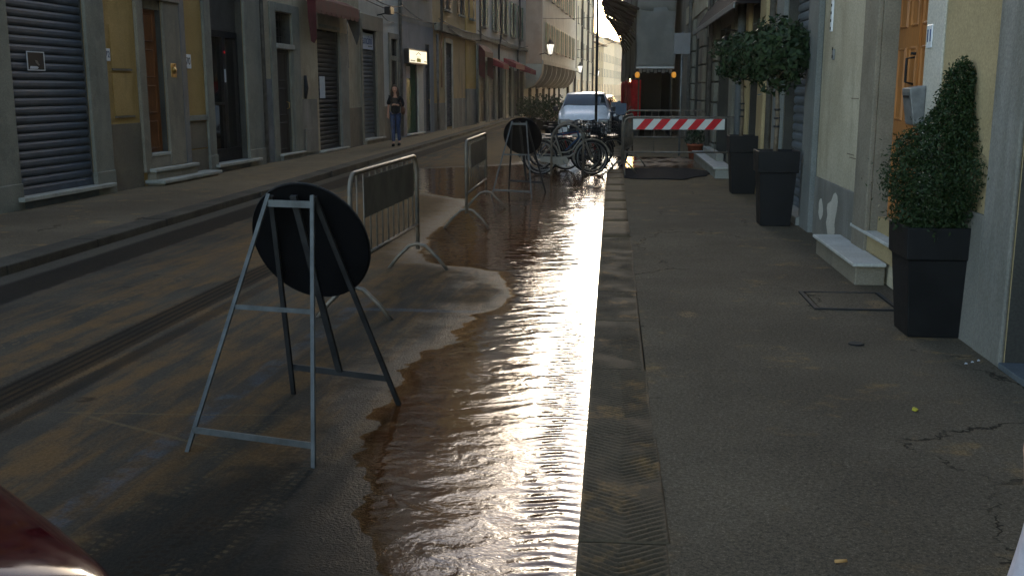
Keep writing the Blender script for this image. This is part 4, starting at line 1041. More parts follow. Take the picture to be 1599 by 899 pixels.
for x_, lab in ((.84, 'amber warning lamp on the kerb side post of the scaffold'), (2.1, 'amber warning lamp on the house side post of the scaffold')):
    l = thing('warning_lamp', lab, 'lamp', (x_, 36.85, 2.1))
    bm = newbm(); lathe(bm, [(.03, -.10), (.07, -.07), (.085, 0), (.07, .07), (.03, .10)], (x_, 36.82, 2.22), 12); ob('lens', bm, 'amber', l)
    bo('bracket', PW, x_ - .03, x_ + .03, 36.84, 36.92, 2.05, 2.1, 'iron', l)
h = thing('townhouse', 'house hidden behind the sheeted scaffolding', 'house', (2.4, 52, 0))
facade(h, PR, 34.55, 90, PV, 13.4, [], 'grey_stucco'); eaves(h, PR, 34.55, 90, 13.4, .9)

# ================================================================== street objects
def lob(name, bm, mat, parent, **k): return ob(name, bm, mat, parent, local=True, **k)
def bar(bm, a, b, w, t=None):
    """flat bar / angle iron as a square tube"""
    a, b = Vector(a), Vector(b); d = (b - a).normalized()
    s = d.cross(Vector((0, 1, 0))); s = s.normalized() if s.length > .1 else Vector((1, 0, 0)); q = d.cross(s).normalized(); t = t or w
    r = []
    for p in (a, b): r.append([bm.verts.new(p + s * i * w / 2 + q * j * t / 2) for i, j in ((-1, -1), (1, -1), (1, 1), (-1, 1))])
    bm.faces.new(r[0]); bm.faces.new(r[1])
    for i in range(4): bm.faces.new((r[0][i], r[0][(i + 1) % 4], r[1][(i + 1) % 4], r[1][i]))
def lbar(name, a, b, w, mat, parent, t=None): bm = newbm(); bar(bm, a, b, w, t); return lob(name, bm, mat, parent)
def trestle_sign(label, loc, rz, ribbon=False):
    t = thing('trestle_sign', label, 'road sign', loc, 'round signs on trestles'); t.rotation_euler = (0, 0, R(rz))
    st, dk = 'frame_steel', 'iron'
    lbar('near_leg', (-.345, -.50, 0), (-.125, 0, 1.21), .020, st, t, .012); lbar('near_leg', (.33, -.50, 0), (.115, 0, 1.21), .020, st, t, .012)
    lbar('crossbar', (-.325, -.465, .115), (.31, -.455, .095), .030, st, t, .010); lbar('crossbar', (-.215, -.215, .675), (.205, -.215, .675), .022, st, t, .012)
    lbar('crossbar', (-.13, -.012, 1.165), (.12, -.012, 1.165), .034, st, t, .010)
    lbar('far_leg', (-.32, .52, 0), (-.125, .02, 1.2), .026, dk, t, .016); lbar('far_leg', (.33, .52, 0), (.115, .02, 1.2), .026, dk, t, .016)
    lbar('crossbar', (-.285, .452, .19), (.29, .452, .17), .034, dk, t, .014); lbar('centre_bar', (.01, .445, .19), (-.01, .04, 1.2), .034, dk, t, .02)
    tilt = math.atan2(.5, 1.2)
    d = bpy.data.objects.new('sign_disc', None)
    bm = newbm(); lathe(bm, [(.318, -.006), (.322, -.012), (.326, -.004), (.326, .008), (.312, .010)], k=48); o = lob('sign_disc', bm, 'sign_black', t)
    o.location = (.015, .155, .955); o.rotation_euler = (R(-90) + tilt * .85, 0, 0)
    bm = newbm(); lathe(bm, [(.324, 0), (.33, .003), (.33, .006), (.324, .008)], k=48); r_ = lob('rim', bm, 'iron', o)
    for z_, w in ((.17, .40), (-.19, .46)):
        bm = newbm(); bx(bm, PW, -w / 2, w / 2, z_ - .018, z_ + .018, .012, .024); b_ = lob('clamp_rail', bm, st, o)
        for e in (-1, 1): bm = newbm(); lathe(bm, [(.012, .024), (.012, .034)], (e * w * .28, z_, 0), 6); lob('bolt', bm, 'galv', b_)
    return t
s1 = trestle_sign('black back of round road sign on steel trestle with white ribbon on one leg', (-1.575, 4.95, 0), -11)
def txt_local(name, body, loc, rot, size, mat, parent):
    cu = bpy.data.curves.new(name, 'FONT'); cu.body = body; cu.size = size; cu.align_x = 'CENTER'; cu.align_y = 'CENTER'
    q = bpy.data.objects.new(name, cu); me = bpy.data.meshes.new_from_object(q); me.materials.clear(); me.materials.append(MATS[mat])
    o = bpy.data.objects.new(name, me); COL.objects.link(o); o.parent = parent; o.location = loc; o.rotation_euler = rot
    bpy.data.objects.remove(q); bpy.data.curves.remove(cu); return o
disc = [c for c in s1.children if c.name.startswith('sign_disc')][0]
txt_local('maker_mark', 'RADO', (-.10, .02, .0145), (0, 0, R(180)), .022, 'galv_worn', disc)
wire('ribbon', [(-.262, .37, .36), (-.28, .33, .34), (-.31, .30, .25), (-.36, .28, .22), (-.39, .27, .19)], .007, 'paper', s1)
trestle_sign('black back of round road sign on steel trestle standing in the water by bicycles', (-1.52, 17.05, 0), -9)

def arc(c, r, a0, a1, n, f): return [f(c[0] + r * math.cos(R(a0 + (a1 - a0) * i / n)), c[1] + r * math.sin(R(a0 + (a1 - a0) * i / n))) for i in range(n + 1)]
def barrier(label, loc, rz, L=2.3, kind='panel', lean=0.):
    t = thing('crowd_barrier', label, 'barrier', loc, 'steel crowd barriers'); t.rotation_euler = (R(lean), 0, R(rz))
    zt, zb, r = 1.10, .44, .13
    f = lambda x, z: (x, 0, z)
    pts = [f(0, .2)] + [f(0, zt - r)] + arc((r, zt - r), r, 180, 90, 5, f)[1:] + [f(L - r, zt)] + arc((L - r, zt - r), r, 90, 0, 5, f)[1:] + [f(L, .2)]
    bm = newbm(); tube(bm, pts, .0195, 8); lob('top_frame', bm, 'galv_worn', t)
    bm = newbm(); tube(bm, [f(0, zb), f(L, zb)], .017, 8); lob('bottom_rail', bm, 'galv_worn', t)
    n = 4 if kind == 'stripe' else 12
    bm = newbm(); tube(bm, [(0, 0, zb), (0, 0, zt)], .007, 6); b = lob('upright', bm, 'galv_worn', t); b.location = (L / n, 0, 0)
    for i in range(2, n): again(b, (L / n * (i - 1), 0, 0))
    for xx in (.02, L - .02):
        g = lambda y, z: (xx, y, z)
        p = [g(-.29, .0), g(-.2, .12), g(-.08, .235), g(0, .255), g(.08, .235), g(.2, .12), g(.29, 0.)]
        bm = newbm(); tube(bm, p, .017, 8); lob('foot', bm, 'galv_worn', t)
    if kind == 'panel':
        bm = newbm(); bx(bm, PW, .30, L - .25, -.026, -.021, .74, 1.05); lob('panel', bm, 'barrier_panel', t, bevel=.004)
    if kind == 'stripe':
        w0, w1, z0, z1 = .17, 1.90, .87, 1.10; z1 = 1.07
        bm = newbm(); bx(bm, PW, w0, w1, -.032, -.022, z0, z1); bd = lob('striped_board', bm, 'white_stripe', t)
        bm = None
        st, k = .325, .17
        for i in range(5):
            a = w0 + .05 + i * st; bm = newbm(); sh = .17
            prism(bm, PW_uz, [(a, z0 + .002), (a + k, z0 + .002), (a + k + sh, z1 - .002), (a + sh, z1 - .002)], -.036, -.0325); lob('red_stripe', bm, 'red_stripe', bd)
    return t
PW_uz = lambda u, n, z: (u, n, z)
barrier('steel crowd barrier with dark panel beside the first trestle sign', (-1.925, 7.45, .004), 88.2, 2.27)
barrier('steel crowd barrier with dark panel and its feet in the muddy water', (-1.80, 12.72, -.005), 90.8, 2.3)
barrier('crowd barrier with red and white striped board across the pavement', (.225, 20.0, .10), 1.5, 2.3, 'stripe')
barrier('plain crowd barrier across the pavement behind the dug-up patch', (.32, 26.4, .10), 0, 2.0, 'plain')
barrier('plain crowd barrier along the kerb beside the striped one', (.20, 20.3, .10), 84, 2.3, 'plain')

# planters and plants
def planter(label, loc, wb, wt, wc, h, zc):
    t = thing('planter', label, 'planter', loc)
    bm = newbm()
    def ring(w, z): return [bm.verts.new((a * w / 2, b * w / 2, z)) for a, b in ((-1, -1), (1, -1), (1, 1), (-1, 1))]
    rs = [ring(wb, 0), ring(wt, zc), ring(wc * .965, zc + .004), ring(wc, h - .012), ring(wc, h), ring(wc - .05, h), ring(wc - .06, h - .06)]
    bm.faces.new(rs[0][::-1]); bm.faces.new(rs[-1])
    for A_, B_ in zip(rs, rs[1:]):
        for i in range(4): bm.faces.new((A_[i], A_[(i + 1) % 4], B_[(i + 1) % 4], B_[i]))
    lob('tub', bm, 'planter', t, bevel=.006)
    bm = newbm(); bx(bm, PW, -wc / 2 + .04, wc / 2 - .04, -wc / 2 + .04, wc / 2 - .04, h - .09, h - .045); lob('soil', bm, 'soil', t)
    return t
planter('black planter holding the conifer beside the marble steps', (2.155, 7.06, .1), .335, .42, .47, .74, .525)
planter('black planter of the bay tree standing before the steel-blue shutter', (1.985, 12.77, .1), .355, .43, .49, .90, .64)
planter('black planter of the bay tree beside the pilasters and awning', (2.08, 16.7, .1), .355, .44, .50, .91, .65)
def bay(label, x, y, z0, zc, rad, seed):
    t = thing('bay_tree', label, 'tree', (x, y, z0))
    bm = newbm(); tube(bm, [(x, y, z0 - .02), (x + .01, y, z0 + .4), (x - .01, y + .01, z0 + .8), (x, y, zc + .1)], [.03, .026, .024, .018], 8)
    for k in range(9):
        a = k * 2.4; tube(bm, [(x, y, zc - .25 + .05 * k), (x + .3 * math.cos(a) * .6, y + .3 * math.sin(a) * .6, zc - .05 + .05 * k)], [.012, .005], 5)
    ob('trunk', bm, 'bark', t)
    for k in range(3): bm = newbm(); lathe(bm, [(.036, 0), (.038, .012), (.036, .024)], (x, y, z0 + .32 + .1 * k), 10); ob('tie', bm, 'plastic_black', t)
    leafball('crown', t, 'laurel_leaf', (x, y, zc), rad, 3000, .085, seed); return t
bay('ball-clipped bay tree before the steel-blue roller shutter', 1.97, 12.77, .95, 2.13, (.42, .42, .40), 11)
bay('ball-clipped bay tree beside the black awning', 2.03, 16.7, .97, 2.22, (.42, .42, .38), 23)
t = thing('conifer', 'dark green conifer with uneven cone shape in the black planter', 'conifer', (2.16, 7.08, .78))
bm = newbm(); tube(bm, [(2.16, 7.08, .76), (2.18, 7.08, 1.3), (2.24, 7.08, 1.85)], [.03, .02, .006], 7); ob('trunk', bm, 'bark', t)
CP = [(0, .21), (.08, .27), (.22, .345), (.38, .36), (.52, .31), (.62, .20), (.72, .15), (.82, .115), (.93, .085), (1., .02)]
def conf(p, rr):
    while True:
        hgt = rr.random()
        for (a, ra), (b, rb_) in zip(CP, CP[1:]):
            if a <= hgt <= b: rad = ra + (rb_ - ra) * (hgt - a) / (b - a)
        if rr.random() < rad / .335: break
    th = rr.uniform(0, 2 * math.pi)
    v = Vector((math.cos(th) * 1.7, math.sin(th) * 1.7, hgt * 7.5))
    rad *= 1 + .34 * noise.noise(v) + .16 * noise.noise(v * 2.7)
    q = rad * rr.random() ** .40 * (1.25 if rr.random() < .05 else 1)
    x = q * math.cos(th); y = q * math.sin(th)
    if x < 0 and .44 < hgt < .66: x *= 1.25
    return Vector((x + .09 * hgt, y, hgt * 1.14 - .03 + rr.uniform(-.03, .03)))
leafball('crown', t, 'thuja_leaf', (2.175, 7.08, .80), None, 30000, .028, 5, conf, .4)

# street bits
m_ = thing('manhole_cover', 'square paved inspection cover set in the pavement by the marble steps', 'manhole cover', (1.86, 8.1, .1))
bm = newbm()
for a, b, c, d in ((1.54, 2.18, 7.74, 7.77), (1.54, 2.18, 8.39, 8.42), (1.54, 1.57, 7.77, 8.39), (2.15, 2.18, 7.77, 8.39)): bx(bm, PW, a, b, c, d, .095, .108)
ob('frame', bm, 'iron', m_); bo('cover', PW, 1.585, 2.135, 7.785, 8.375, .095, .106, 'pavement', m_, .003)
m_ = thing('valve_cap', 'small round iron valve cap in the pavement', 'valve cap', (1.6, 6.66, .1)); bm = newbm(); lathe(bm, [(.05, 0), (.05, .006), (.045, .008)], (1.6, 6.66, .1), 18); ob('cap', bm, 'iron', m_)
def bit(name, label, cat, poly, z, mat, h=.004, group=None):
    bm = newbm(); a = [bm.verts.new((x, y, z + .001)) for x, y in poly]; b = [bm.verts.new((x, y, z + h)) for x, y in poly]; bm.faces.new(a[::-1]); bm.faces.new(b)
    for i in range(len(a)): j = (i + 1) % len(a); bm.faces.new((a[i], a[j], b[j], b[i]))
    return tag(ob(name, bm, mat), label, cat, group)
bit('leaf', 'small yellow leaf lying on the pavement', 'leaf', [(1.575, 5.22), (1.595, 5.25), (1.583, 5.29), (1.57, 5.27), (1.56, 5.24)], .102, 'yellow_bit', .006)
bm = newbm(); tube(bm, [(.80, 3.425, .109), (.842, 3.435, .109)], .006, 7); tag(ob('cigarette_end', bm, 'cigarette'), 'orange cigarette end on the pavement near the kerb stones', 'cigarette end')
for k in range(3): bit('paper_scrap', 'tiny white paper scrap on the pavement before the dark entrance', 'litter', [(2.13 + .05 * k, 6.20 + .04 * k), (2.15 + .05 * k, 6.205 + .04 * k), (2.147 + .05 * k, 6.23 + .04 * k)], .103, 'paper', .005, 'paper scraps on the pavement')
# pavement works
def blob(cx, cy, rx, ry, n, seed, amp=.12): return [(cx + rx * math.cos(t) * (1 + amp * noise.noise(Vector((math.cos(t) * 2, math.sin(t) * 2, seed)))), cy + ry * math.sin(t) * (1 + amp * noise.noise(Vector((math.cos(t) * 2, math.sin(t) * 2, seed + 4))))) for t in [2 * math.pi * i / n for i in range(n)]]
struct(bit('asphalt_patch', 'fresh black asphalt patch', 'patch', [(max(.245, x), y) for x, y in blob(.95, 20.5, 1.05, 1.4, 48, 2, .4)], .1, 'fresh_asphalt', .016)); o = bpy.data.objects['asphalt_patch']; del o['category']; del o['label']
def mudz(x, y, d): return .1 + .05 * max(0, fb(x, y, 1.5)) + .025 * fb(x, y, 5, 3) - .06 * (abs(x - 1.2) / 1.) ** 4 - .05 * (abs(y - 23.6) / 1.9) ** 4
stuff(gridmesh('mud', frange([(.26, 2.2, .05)]), frange([(21.6, 25.7, .07)]), mudz, 'mud'))
struct(gridmesh('puddle', frange([(.27, 2.15, .3)]), frange([(21.9, 25.4, .4)]), lambda x, y, d: .108, 'water', lambda x, y: .004))
struct(gridmesh('puddle', frange([(-.08, .24, .08)]), frange([(21.5, 25.5, .3)]), lambda x, y, d: .107, 'water', lambda x, y: .004))

# bicycles
def ringpts(r, n, cx=0., cz=0., y=0.): return [(cx + r * math.cos(2 * math.pi * i / n), y, cz + r * math.sin(2 * math.pi * i / n)) for i in range(n)]
def bicycle(label, loc, rz, lean, fm, guard, basket=False, step=False, steer=8, seatm='rubber'):
    t = thing('bicycle', label, 'bicycle', loc, 'bicycles parked at the racks'); t.rotation_euler = (R(lean), 0, R(rz))
    WR = .335
    def wheel(cx, parent):
        bm = newbm(); tube(bm, ringpts(WR, 28), .019, 6, True); w = lob('wheel', bm, 'rubber', parent); w.location = (cx, 0, WR + .018)
        bm = newbm(); tube(bm, ringpts(WR - .028, 28), .010, 5, True); lob('rim', bm, 'chrome', w)
        bm = newbm()
        for i in range(18): a = 2 * math.pi * i / 18; tube(bm, [(0, .02 * (-1) ** i, 0), ((WR - .03) * math.cos(a), 0, (WR - .03) * math.sin(a))], .0016, 3, caps=False)
        tube(bm, [(0, -.05, 0), (0, .05, 0)], .018, 6); lob('spokes', bm, 'chrome', w)
        bm = newbm(); tube(bm, [((WR + .045) * math.cos(R(a)), 0, (WR + .045) * math.sin(R(a))) for a in range(10, 200, 12)], .017, 5); lob('mudguard', bm, guard, w); return w
    wheel(0, t)
    hz = WR + .018; bb = (.46, 0, .29); st = (.30, 0, .80); hd = (.86, 0, .86); hb = (.90, 0, .72)
    bm = newbm(); tb = lambda a, b, r: tube(bm, [a, b], r, 7)
    tb(bb, st, .017); tb(hd, hb, .02)
    for s in (-1, 1): tb((0, .05 * s, hz), (bb[0] - .03, .035 * s, bb[2]), .011); tb((0, .05 * s, hz), (st[0] + .02, .02 * s, st[2] - .1), .009)
    if step: tube(bm, [(hb[0], 0, hb[2]), (.74, 0, .48), (.60, 0, .38), (.47, 0, .37)], .019, 7); tube(bm, [(hd[0] - .01, 0, hd[2] - .06), (.66, 0, .52), (.52, 0, .46), (.41, 0, .46)], .013, 7)
    else: tb((hb[0], 0, hb[2]), bb, .02); tb((hd[0] - .01, 0, hd[2] - .02), (st[0] + .01, 0, st[2] - .06), .016)
    lob('frame', bm, fm, t)
    bm = newbm(); tube(bm, [(st[0], 0, st[2]), (.265, 0, .93)], .013, 6); lob('seat_post', bm, 'chrome', t)
    bm = newbm()
    prof = [(-.13, .0), (-.12, .09), (-.05, .095), (.02, .05), (.09, .025), (.14, .014), (.15, 0)]
    up = [bm.verts.new((.25 + a, b, .965 - .012 * (a > .0))) for a, b in prof] + [bm.verts.new((.25 + a, -b, .965)) for a, b in prof[-2:0:-1]]
    lo = [bm.verts.new((v.co.x * .9 + .025, v.co.y * .7, .915)) for v in up]
    bm.faces.new(up); bm.faces.new(lo[::-1])
    for i in range(len(up)): j = (i + 1) % len(up); bm.faces.new((up[i], up[j], lo[j], lo[i]))
    lob('saddle', bm, seatm, t, bevel=.012)
    f = bpy.data.objects.new('steering', None); COL.objects.link(f); f.parent = t; f.location = (.905, 0, 0); f.rotation_euler = (0, 0, R(steer))
    bm = newbm()
    for s in (-1, 1): tube(bm, [(.0, .045 * s, .70), (.06, .055 * s, .55), (.15, .055 * s, hz)], .011, 6)
    tube(bm, [(0, -.05, .70), (0, .05, .70)], .015, 6); lob('fork', bm, fm, f)
    w = wheel(.15, f)
    bm = newbm(); tube(bm, [(-.03, 0, .86), (-.06, 0, 1.0)], .013, 6)
    tube(bm, [(-.23, -.28, 1.0), (-.12, -.27, 1.03), (-.04, -.12, 1.02), (-.05, 0, 1.0), (-.04, .12, 1.02), (-.12, .27, 1.03), (-.23, .28, 1.0)], .012, 7); lob('handlebar', bm, 'chrome', f)
    for s in (-1, 1): bm = newbm(); tube(bm, [(-.25, .28 * s, 1.0), (-.14, .272 * s, 1.025)], .018, 7); lob('grip', bm, 'rubber', f)
    bm = newbm(); prism(bm, PW_uz, [(-.02, .28), (.42, .20), (.55, .22), (.58, .30), (.52, .38), (.40, .37), (-.02, .38)], -.055, -.045); lob('chain_guard', bm, guard, t)
    bm = newbm(); tube(bm, [(.46, -.08, .29), (.56, -.08, .17)], .01, 5); tube(bm, [(.46, .08, .29), (.36, .08, .41)], .01, 5); bx(bm, PW, .51, .61, -.17, -.08, .16, .18); bx(bm, PW, .31, .41, .08, .17, .40, .42); lob('crank', bm, 'chrome', t)
    bm = newbm(); tube(bm, [(-.22, .05, .73), (.2, .05, .73)], .006, 5); tube(bm, [(-.22, -.05, .73), (.2, -.05, .73)], .006, 5); tube(bm, [(-.15, .05, .73), (0, .06, hz)], .005, 5); tube(bm, [(-.15, -.05, .73), (0, -.06, hz)], .005, 5); bx(bm, PW, -.22, .18, -.06, .06, .73, .74); lob('luggage_rack', bm, 'cycle_black', t)
    if basket:
        bm = newbm()
        for z in (.78, .86, .94, 1.02): tube(bm, [(.02, -.17, z), (.28, -.17, z), (.28, .17, z), (.02, .17, z)], .008, 4, True)
        for k in range(6):
            for yy in (-.17, .17): tube(bm, [(.04 + .045 * k, yy * .85, .76), (.02 + .052 * k, yy, 1.03)], .005, 4)
            for xx in (.02, .28): tube(bm, [(xx, -.15 + .06 * k, .76), (xx, -.17 + .068 * k, 1.03)], .005, 4)
        bx(bm, PW, .03, .27, -.15, .15, .755, .77); lob('basket', bm, 'cycle_black', f)
    bm = newbm(); lathe(bm, [(.02, 0), (.035, .03), (.035, .05)], (0, 0, 0), 10); l = lob('front_lamp', bm, 'chrome', f); l.location = (.06, 0, .82); l.rotation_euler = (0, R(90), 0)
    return t
bicycle('old off-white step-through bicycle locked to the steel hoop', (-1.45, 21.1, 0), 2, -4, 'cycle_white', 'cycle_white', False, True, 14)
bicycle('black bicycle with dark wire basket next to the off-white one', (-1.45, 21.75, 0), -3, 6, 'cycle_black', 'cycle_black', True, True, 26)
bicycle('blue bicycle standing behind the basket bicycle', (-1.60, 22.2, 0), 3, 3, 'cycle_blue', 'chrome', False, False, -16)
bicycle('dark bicycle with red frame between blue one and pole', (-1.38, 22.75, 0), -4, -5, 'cycle_red', 'cycle_black', True, False, 20)
bicycle('black roadster bicycle closest to the white car', (-1.55, 23.3, 0), 2, 4, 'cycle_black', 'cycle_black', False, False, -8)
bicycle('dark green tall bicycle tucked behind the roadster', (-1.3, 23.8, 0), 5, -3, 'louvre_green', 'cycle_black', False, False, 22)
bicycle('black bicycle with basket leaning out over the kerb', (-1.0, 22.5, 0), -12, 9, 'cycle_black', 'cycle_black', True, True, 30)
for i, (x0, y0, lab) in enumerate(((-1.21, 20.85, 'steel hoop rack before the off-white bicycle'), (-1.25, 21.95, 'steel hoop rack between black and blue bicycles'), (-1.25, 23.05, 'steel hoop rack by the black roadster bicycle'))):
    t = thing('cycle_rack', lab, 'cycle rack', (x0, y0, 0), 'steel hoop cycle racks')
    f = lambda x, z: (x, 0, z)
    bm = newbm(); tube(bm, [f(0, -.05), f(0, .72)] + arc((.32, .72), .32, 180, 0, 12, f)[1:-1] + [f(.64, .72), f(.64, -.05)], .021, 8); lob('hoop', bm, 'galv_worn', t)
    for xx in (0, .64): bm = newbm(); lathe(bm, [(.05, -.045), (.05, -.03), (.03, -.02)], (xx, 0, 0), 12); lob('base_plate', bm, 'galv_worn', t)
t = thing('pole', 'tall thin dark post rising behind the parked bicycles', 'pole', (-.39, 25, 0))
bm = newbm(); tube(bm, [(-.39, 25, -.05), (-.39, 25, 6.2)], .034, 10); ob('shaft', bm, 'iron', t)
bm = newbm(); lathe(bm, [(.045, 0), (.05, .05), (.0, .09)], (-.39, 25, 6.2), 10); ob('cap', bm, 'iron', t); bm = newbm(); lathe(bm, [(.08, 0), (.08, .05), (.05, .12), (.04, .2)], (-.39, 25, -.02), 10); ob('foot', bm, 'iron', t)

# cars: lofted hull facing -y at its own origin
def car(name, label, loc, rz, sts, paint, ws, group=None, wheels=(.75, 3.1), L=4.0, hw=.86, cat='car', lamps=True, plate=True):
    t = thing(name, label, cat, loc, group); t.rotation_euler = (0, 0, R(rz))
    bm = newbm(); rings = []
    for y, zb, zl, zt, wb, wt in sts:
        h = [(0, zb), (wb * .85, zb), (wb * .97, zb + .06), (wb, zb + .3 * (zl - zb)), (wb, zb + .7 * (zl - zb)), (wb * .985, zl - .02), (wb * .955, zl + .02), (wt + (wb - wt) * .08, zt - .09), (wt, zt - .05), (wt * .88, zt - .015), (wt * .5, zt), (0, zt + .008)]
        rings.append([bm.verts.new((x, y, z)) for x, z in h] + [bm.verts.new((-x, y, z)) for x, z in h[-2:0:-1]])
    for a, b in zip(rings, rings[1:]):
        for i in range(len(a)): j = (i + 1) % len(a); bm.faces.new((a[i], a[j], b[j], b[i])).smooth = True
    bm.faces.new(rings[0]); bm.faces.new(rings[-1]); o = lob('body', bm, paint, t)
    md = o.modifiers.new('sub', 'SUBSURF'); md.levels = 1; md.render_levels = 2
    (y0, z0, w0), (y1, z1, w1) = ws
    bm = newbm(); n = 8
    dy, dz = (y1 - y0), (z1 - z0); l = math.hypot(dy, dz); ny, nz = -dz / l, dy / l
    g = [[bm.verts.new(((w0 + (w1 - w0) * j / 4) * (2 * i / n - 1), y0 + dy * j / 4 + ny * .02 + .05 * (2 * i / n - 1) ** 2, z0 + dz * j / 4 + nz * .02 + .03 * math.sin(math.pi * j / 4) - .015 * (2 * i / n - 1) ** 2)) for i in range(n + 1)] for j in range(5)]
    for j in range(4):
        for i in range(n): bm.faces.new((g[j][i], g[j][i + 1], g[j + 1][i + 1], g[j + 1][i])).smooth = True
    lob('windscreen', bm, 'car_glass', t, recalc=False)
    for s in (-1, 1):
        bm = newbm(); zl = sts[3][2]; zt = sts[3][3]; wb = sts[3][4]; wt = sts[3][5]
        for a, b in ((y1 - .15, (y1 + L * .62) / 2 - .04), ((y1 + L * .62) / 2 + .04, L * .66)):
            q = [bm.verts.new(p) for p in ((s * (wb * .965 + .004), a - .25 * (a < y1), zl + .04), (s * (wb * .965 + .004), b, zl + .04), (s * (wt + .035), b, zt - .14), (s * (wt + .035), a + .1, zt - .14))]; bm.faces.new(q)
        lob('side_window', bm, 'car_glass', t)
        bm = newbm(); bx(bm, PW, s * (hw + .02), s * (hw + .19), y0 + .30, y0 + .38, zl + .02, zl + .17); lob('wing_mirror', bm, paint if paint != 'car_white' else 'plastic_black', t, bevel=.03)
        if lamps:
            bm = newbm(); bx(bm, PW, s * hw * .52, s * hw * .93, -.01, .25, .62, .80); lob('headlight', bm, 'chrome', t, bevel=.05)
        for y in wheels:
            bm = newbm(); f = lambda x, z: (x, y, z)
            tube(bm, [(s * (hw - .11), y + .21 * math.cos(2 * math.pi * i / 20), .30 + .21 * math.sin(2 * math.pi * i / 20)) for i in range(20)], .095, 8, True); w = lob('wheel', bm, 'rubber', t)
            bm = newbm(); lathe(bm, [(.19, -.02), (.18, .0), (.05, .012)], (0, 0, 0), 16); r_ = lob('rim', bm, 'car_silver', w); r_.location = (s * (hw - .03), y, .30); r_.rotation_euler = (0, R(90 * s), 0)
    bm = newbm(); bx(bm, PW, -hw * .62, hw * .62, -.035, .06, .36, .50); lob('grille', bm, 'plastic_black', t, bevel=.02)
    if plate: bm = newbm(); bx(bm, PW, -.26, .26, -.045, -.02, .51, .61); lob('licence_plate', bm, 'white_paint', t)
    bm = newbm()
    for s in (-1, 1): tube(bm, [(s * w0 * .1, y0 - .02, z0 + .03), (s * w0 * .75, y0 + .03, z0 + .05)], .012, 5)
    lob('wipers', bm, 'plastic_black', t); return t
mpv = [(0, .32, .56, .60, .62, .60), (.05, .22, .74, .78, .80, .70), (.35, .20, .90, .97, .86, .74), (.85, .20, 1.0, 1.07, .88, .76), (1.55, .20, 1.02, 1.60, .89, .63), (2.4, .20, 1.02, 1.655, .89, .66), (3.5, .22, 1.02, 1.60, .88, .65), (3.95, .28, .98, 1.40, .84, .62), (4.02, .4, .8, 1.0, .76, .6)]
car('parked_car', 'white compact people carrier facing the parked bicycles', (-.90, 33.3, 0), 0, mpv, 'car_white', ((.86, 1.07, .74), (1.50, 1.56, .60)))
sal = [(0, .32, .56, .60, .62, .60), (.05, .22, .68, .72, .78, .70), (.5, .20, .82, .86, .83, .74), (1.2, .20, .90, .95, .84, .76), (1.95, .20, .92, 1.38, .85, .58), (2.7, .20, .92, 1.42, .85, .6), (3.5, .22, .92, 1.30, .84, .6), (3.95, .28, .88, 1.02, .80, .66), (4.05, .4, .7, .8, .72, .6)]
for i, (y, mt, lab) in enumerate(((41.5, 'car_dark', 'dark car parked directly behind the white people carrier'), (47.5, 'car_silver', 'silver car parked second behind the white people carrier'), (53.5, 'car_white', 'white car parked third in the row along the kerb'), (60, 'car_dark', 'dark car at the end of the row along the kerb'))):
    car('parked_car', lab, (-.75 + .06 * i, y, 0), 0, sal, mt, ((1.2, .95, .72), (1.92, 1.34, .56)), 'cars parked along the kerb')
car('parked_car', 'dark red car with only its rounded bonnet corner showing', (-1.55, 2.47, 0), 141, sal, 'car_red', ((1.2, .95, .72), (1.92, 1.34, .56)), lamps=False, plate=False)

# scooters beside the white car
def scooter(label, loc, rz):
    t = thing('scooter', label, 'scooter', loc, 'scooters parked beside the white car'); t.rotation_euler = (0, 0, R(rz))
    for x in (0, 1.25):
        bm = newbm(); tube(bm, ringpts(.19, 20), .055, 8, True); w = lob('wheel', bm, 'rubber', t); w.location = (x, 0, .245)
        bm = newbm(); lathe(bm, [(.13, -.03), (.13, .03)], (0, 0, 0), 14); r_ = lob('rim', bm, 'car_silver', w); r_.rotation_euler = (R(90), 0, 0)
    bm = newbm(); prism(bm, PW_uz, [(-.25, .5), (-.05, .42), (.45, .30), (.85, .28), (.95, .34), (.5, .42), (.45, .70), (-.2, .74), (-.35, .66)], -.14, .14); lob('body', bm, 'car_dark', t, bevel=.05)
    bm = newbm(); prism(bm, PW_uz, [(.95, .30), (1.02, .30), (1.16, .85), (1.10, .95), (1.02, .9)], -.2, .2); lob('leg_shield', bm, 'car_dark', t, bevel=.04)
    bm = newbm(); prism(bm, PW_uz, [(-.32, .74), (.48, .72), (.44, .80), (0, .84), (-.3, .82)], -.13, .13); lob('seat', bm, 'rubber', t, bevel=.04)
    bm = newbm(); tube(bm, [(1.25, .0, .25), (1.12, 0, .62), (1.05, 0, 1.0)], .03, 7); tube(bm, [(.95, -.33, 1.03), (1.04, -.1, 1.02), (1.04, .1, 1.02), (.95, .33, 1.03)], .016, 6); lob('handlebar', bm, 'plastic_black', t)
    bm = newbm(); prism(bm, PW_uz, [(1.04, .95), (1.16, .98), (1.0, 1.32), (.96, 1.3)], -.16, .16); lob('windshield', bm, 'car_glass', t)
    bm = newbm(); lathe(bm, [(.04, 0), (.07, .05), (.07, .06)], (0, 0, 0), 12); l = lob('headlight', bm, 'chrome', t); l.location = (1.1, 0, .88); l.rotation_euler = (0, R(80), 0)
    for s in (-1, 1): bm = newbm(); tube(bm, [(.98, .2 * s, 1.03), (1.0, .3 * s, 1.2)], .007, 5); lathe(bm, [(.05, 0), (.05, .015)], (1.0, .3 * s, 1.2), 10); lob('mirror', bm, 'plastic_black', t)
    return t
scooter('dark scooter with windshield standing on the kerb side of the white car', (.22, 32.4, 0), -88)
scooter('dark scooter parked behind the first one by the kerb', (.16, 35.6, 0), -93)

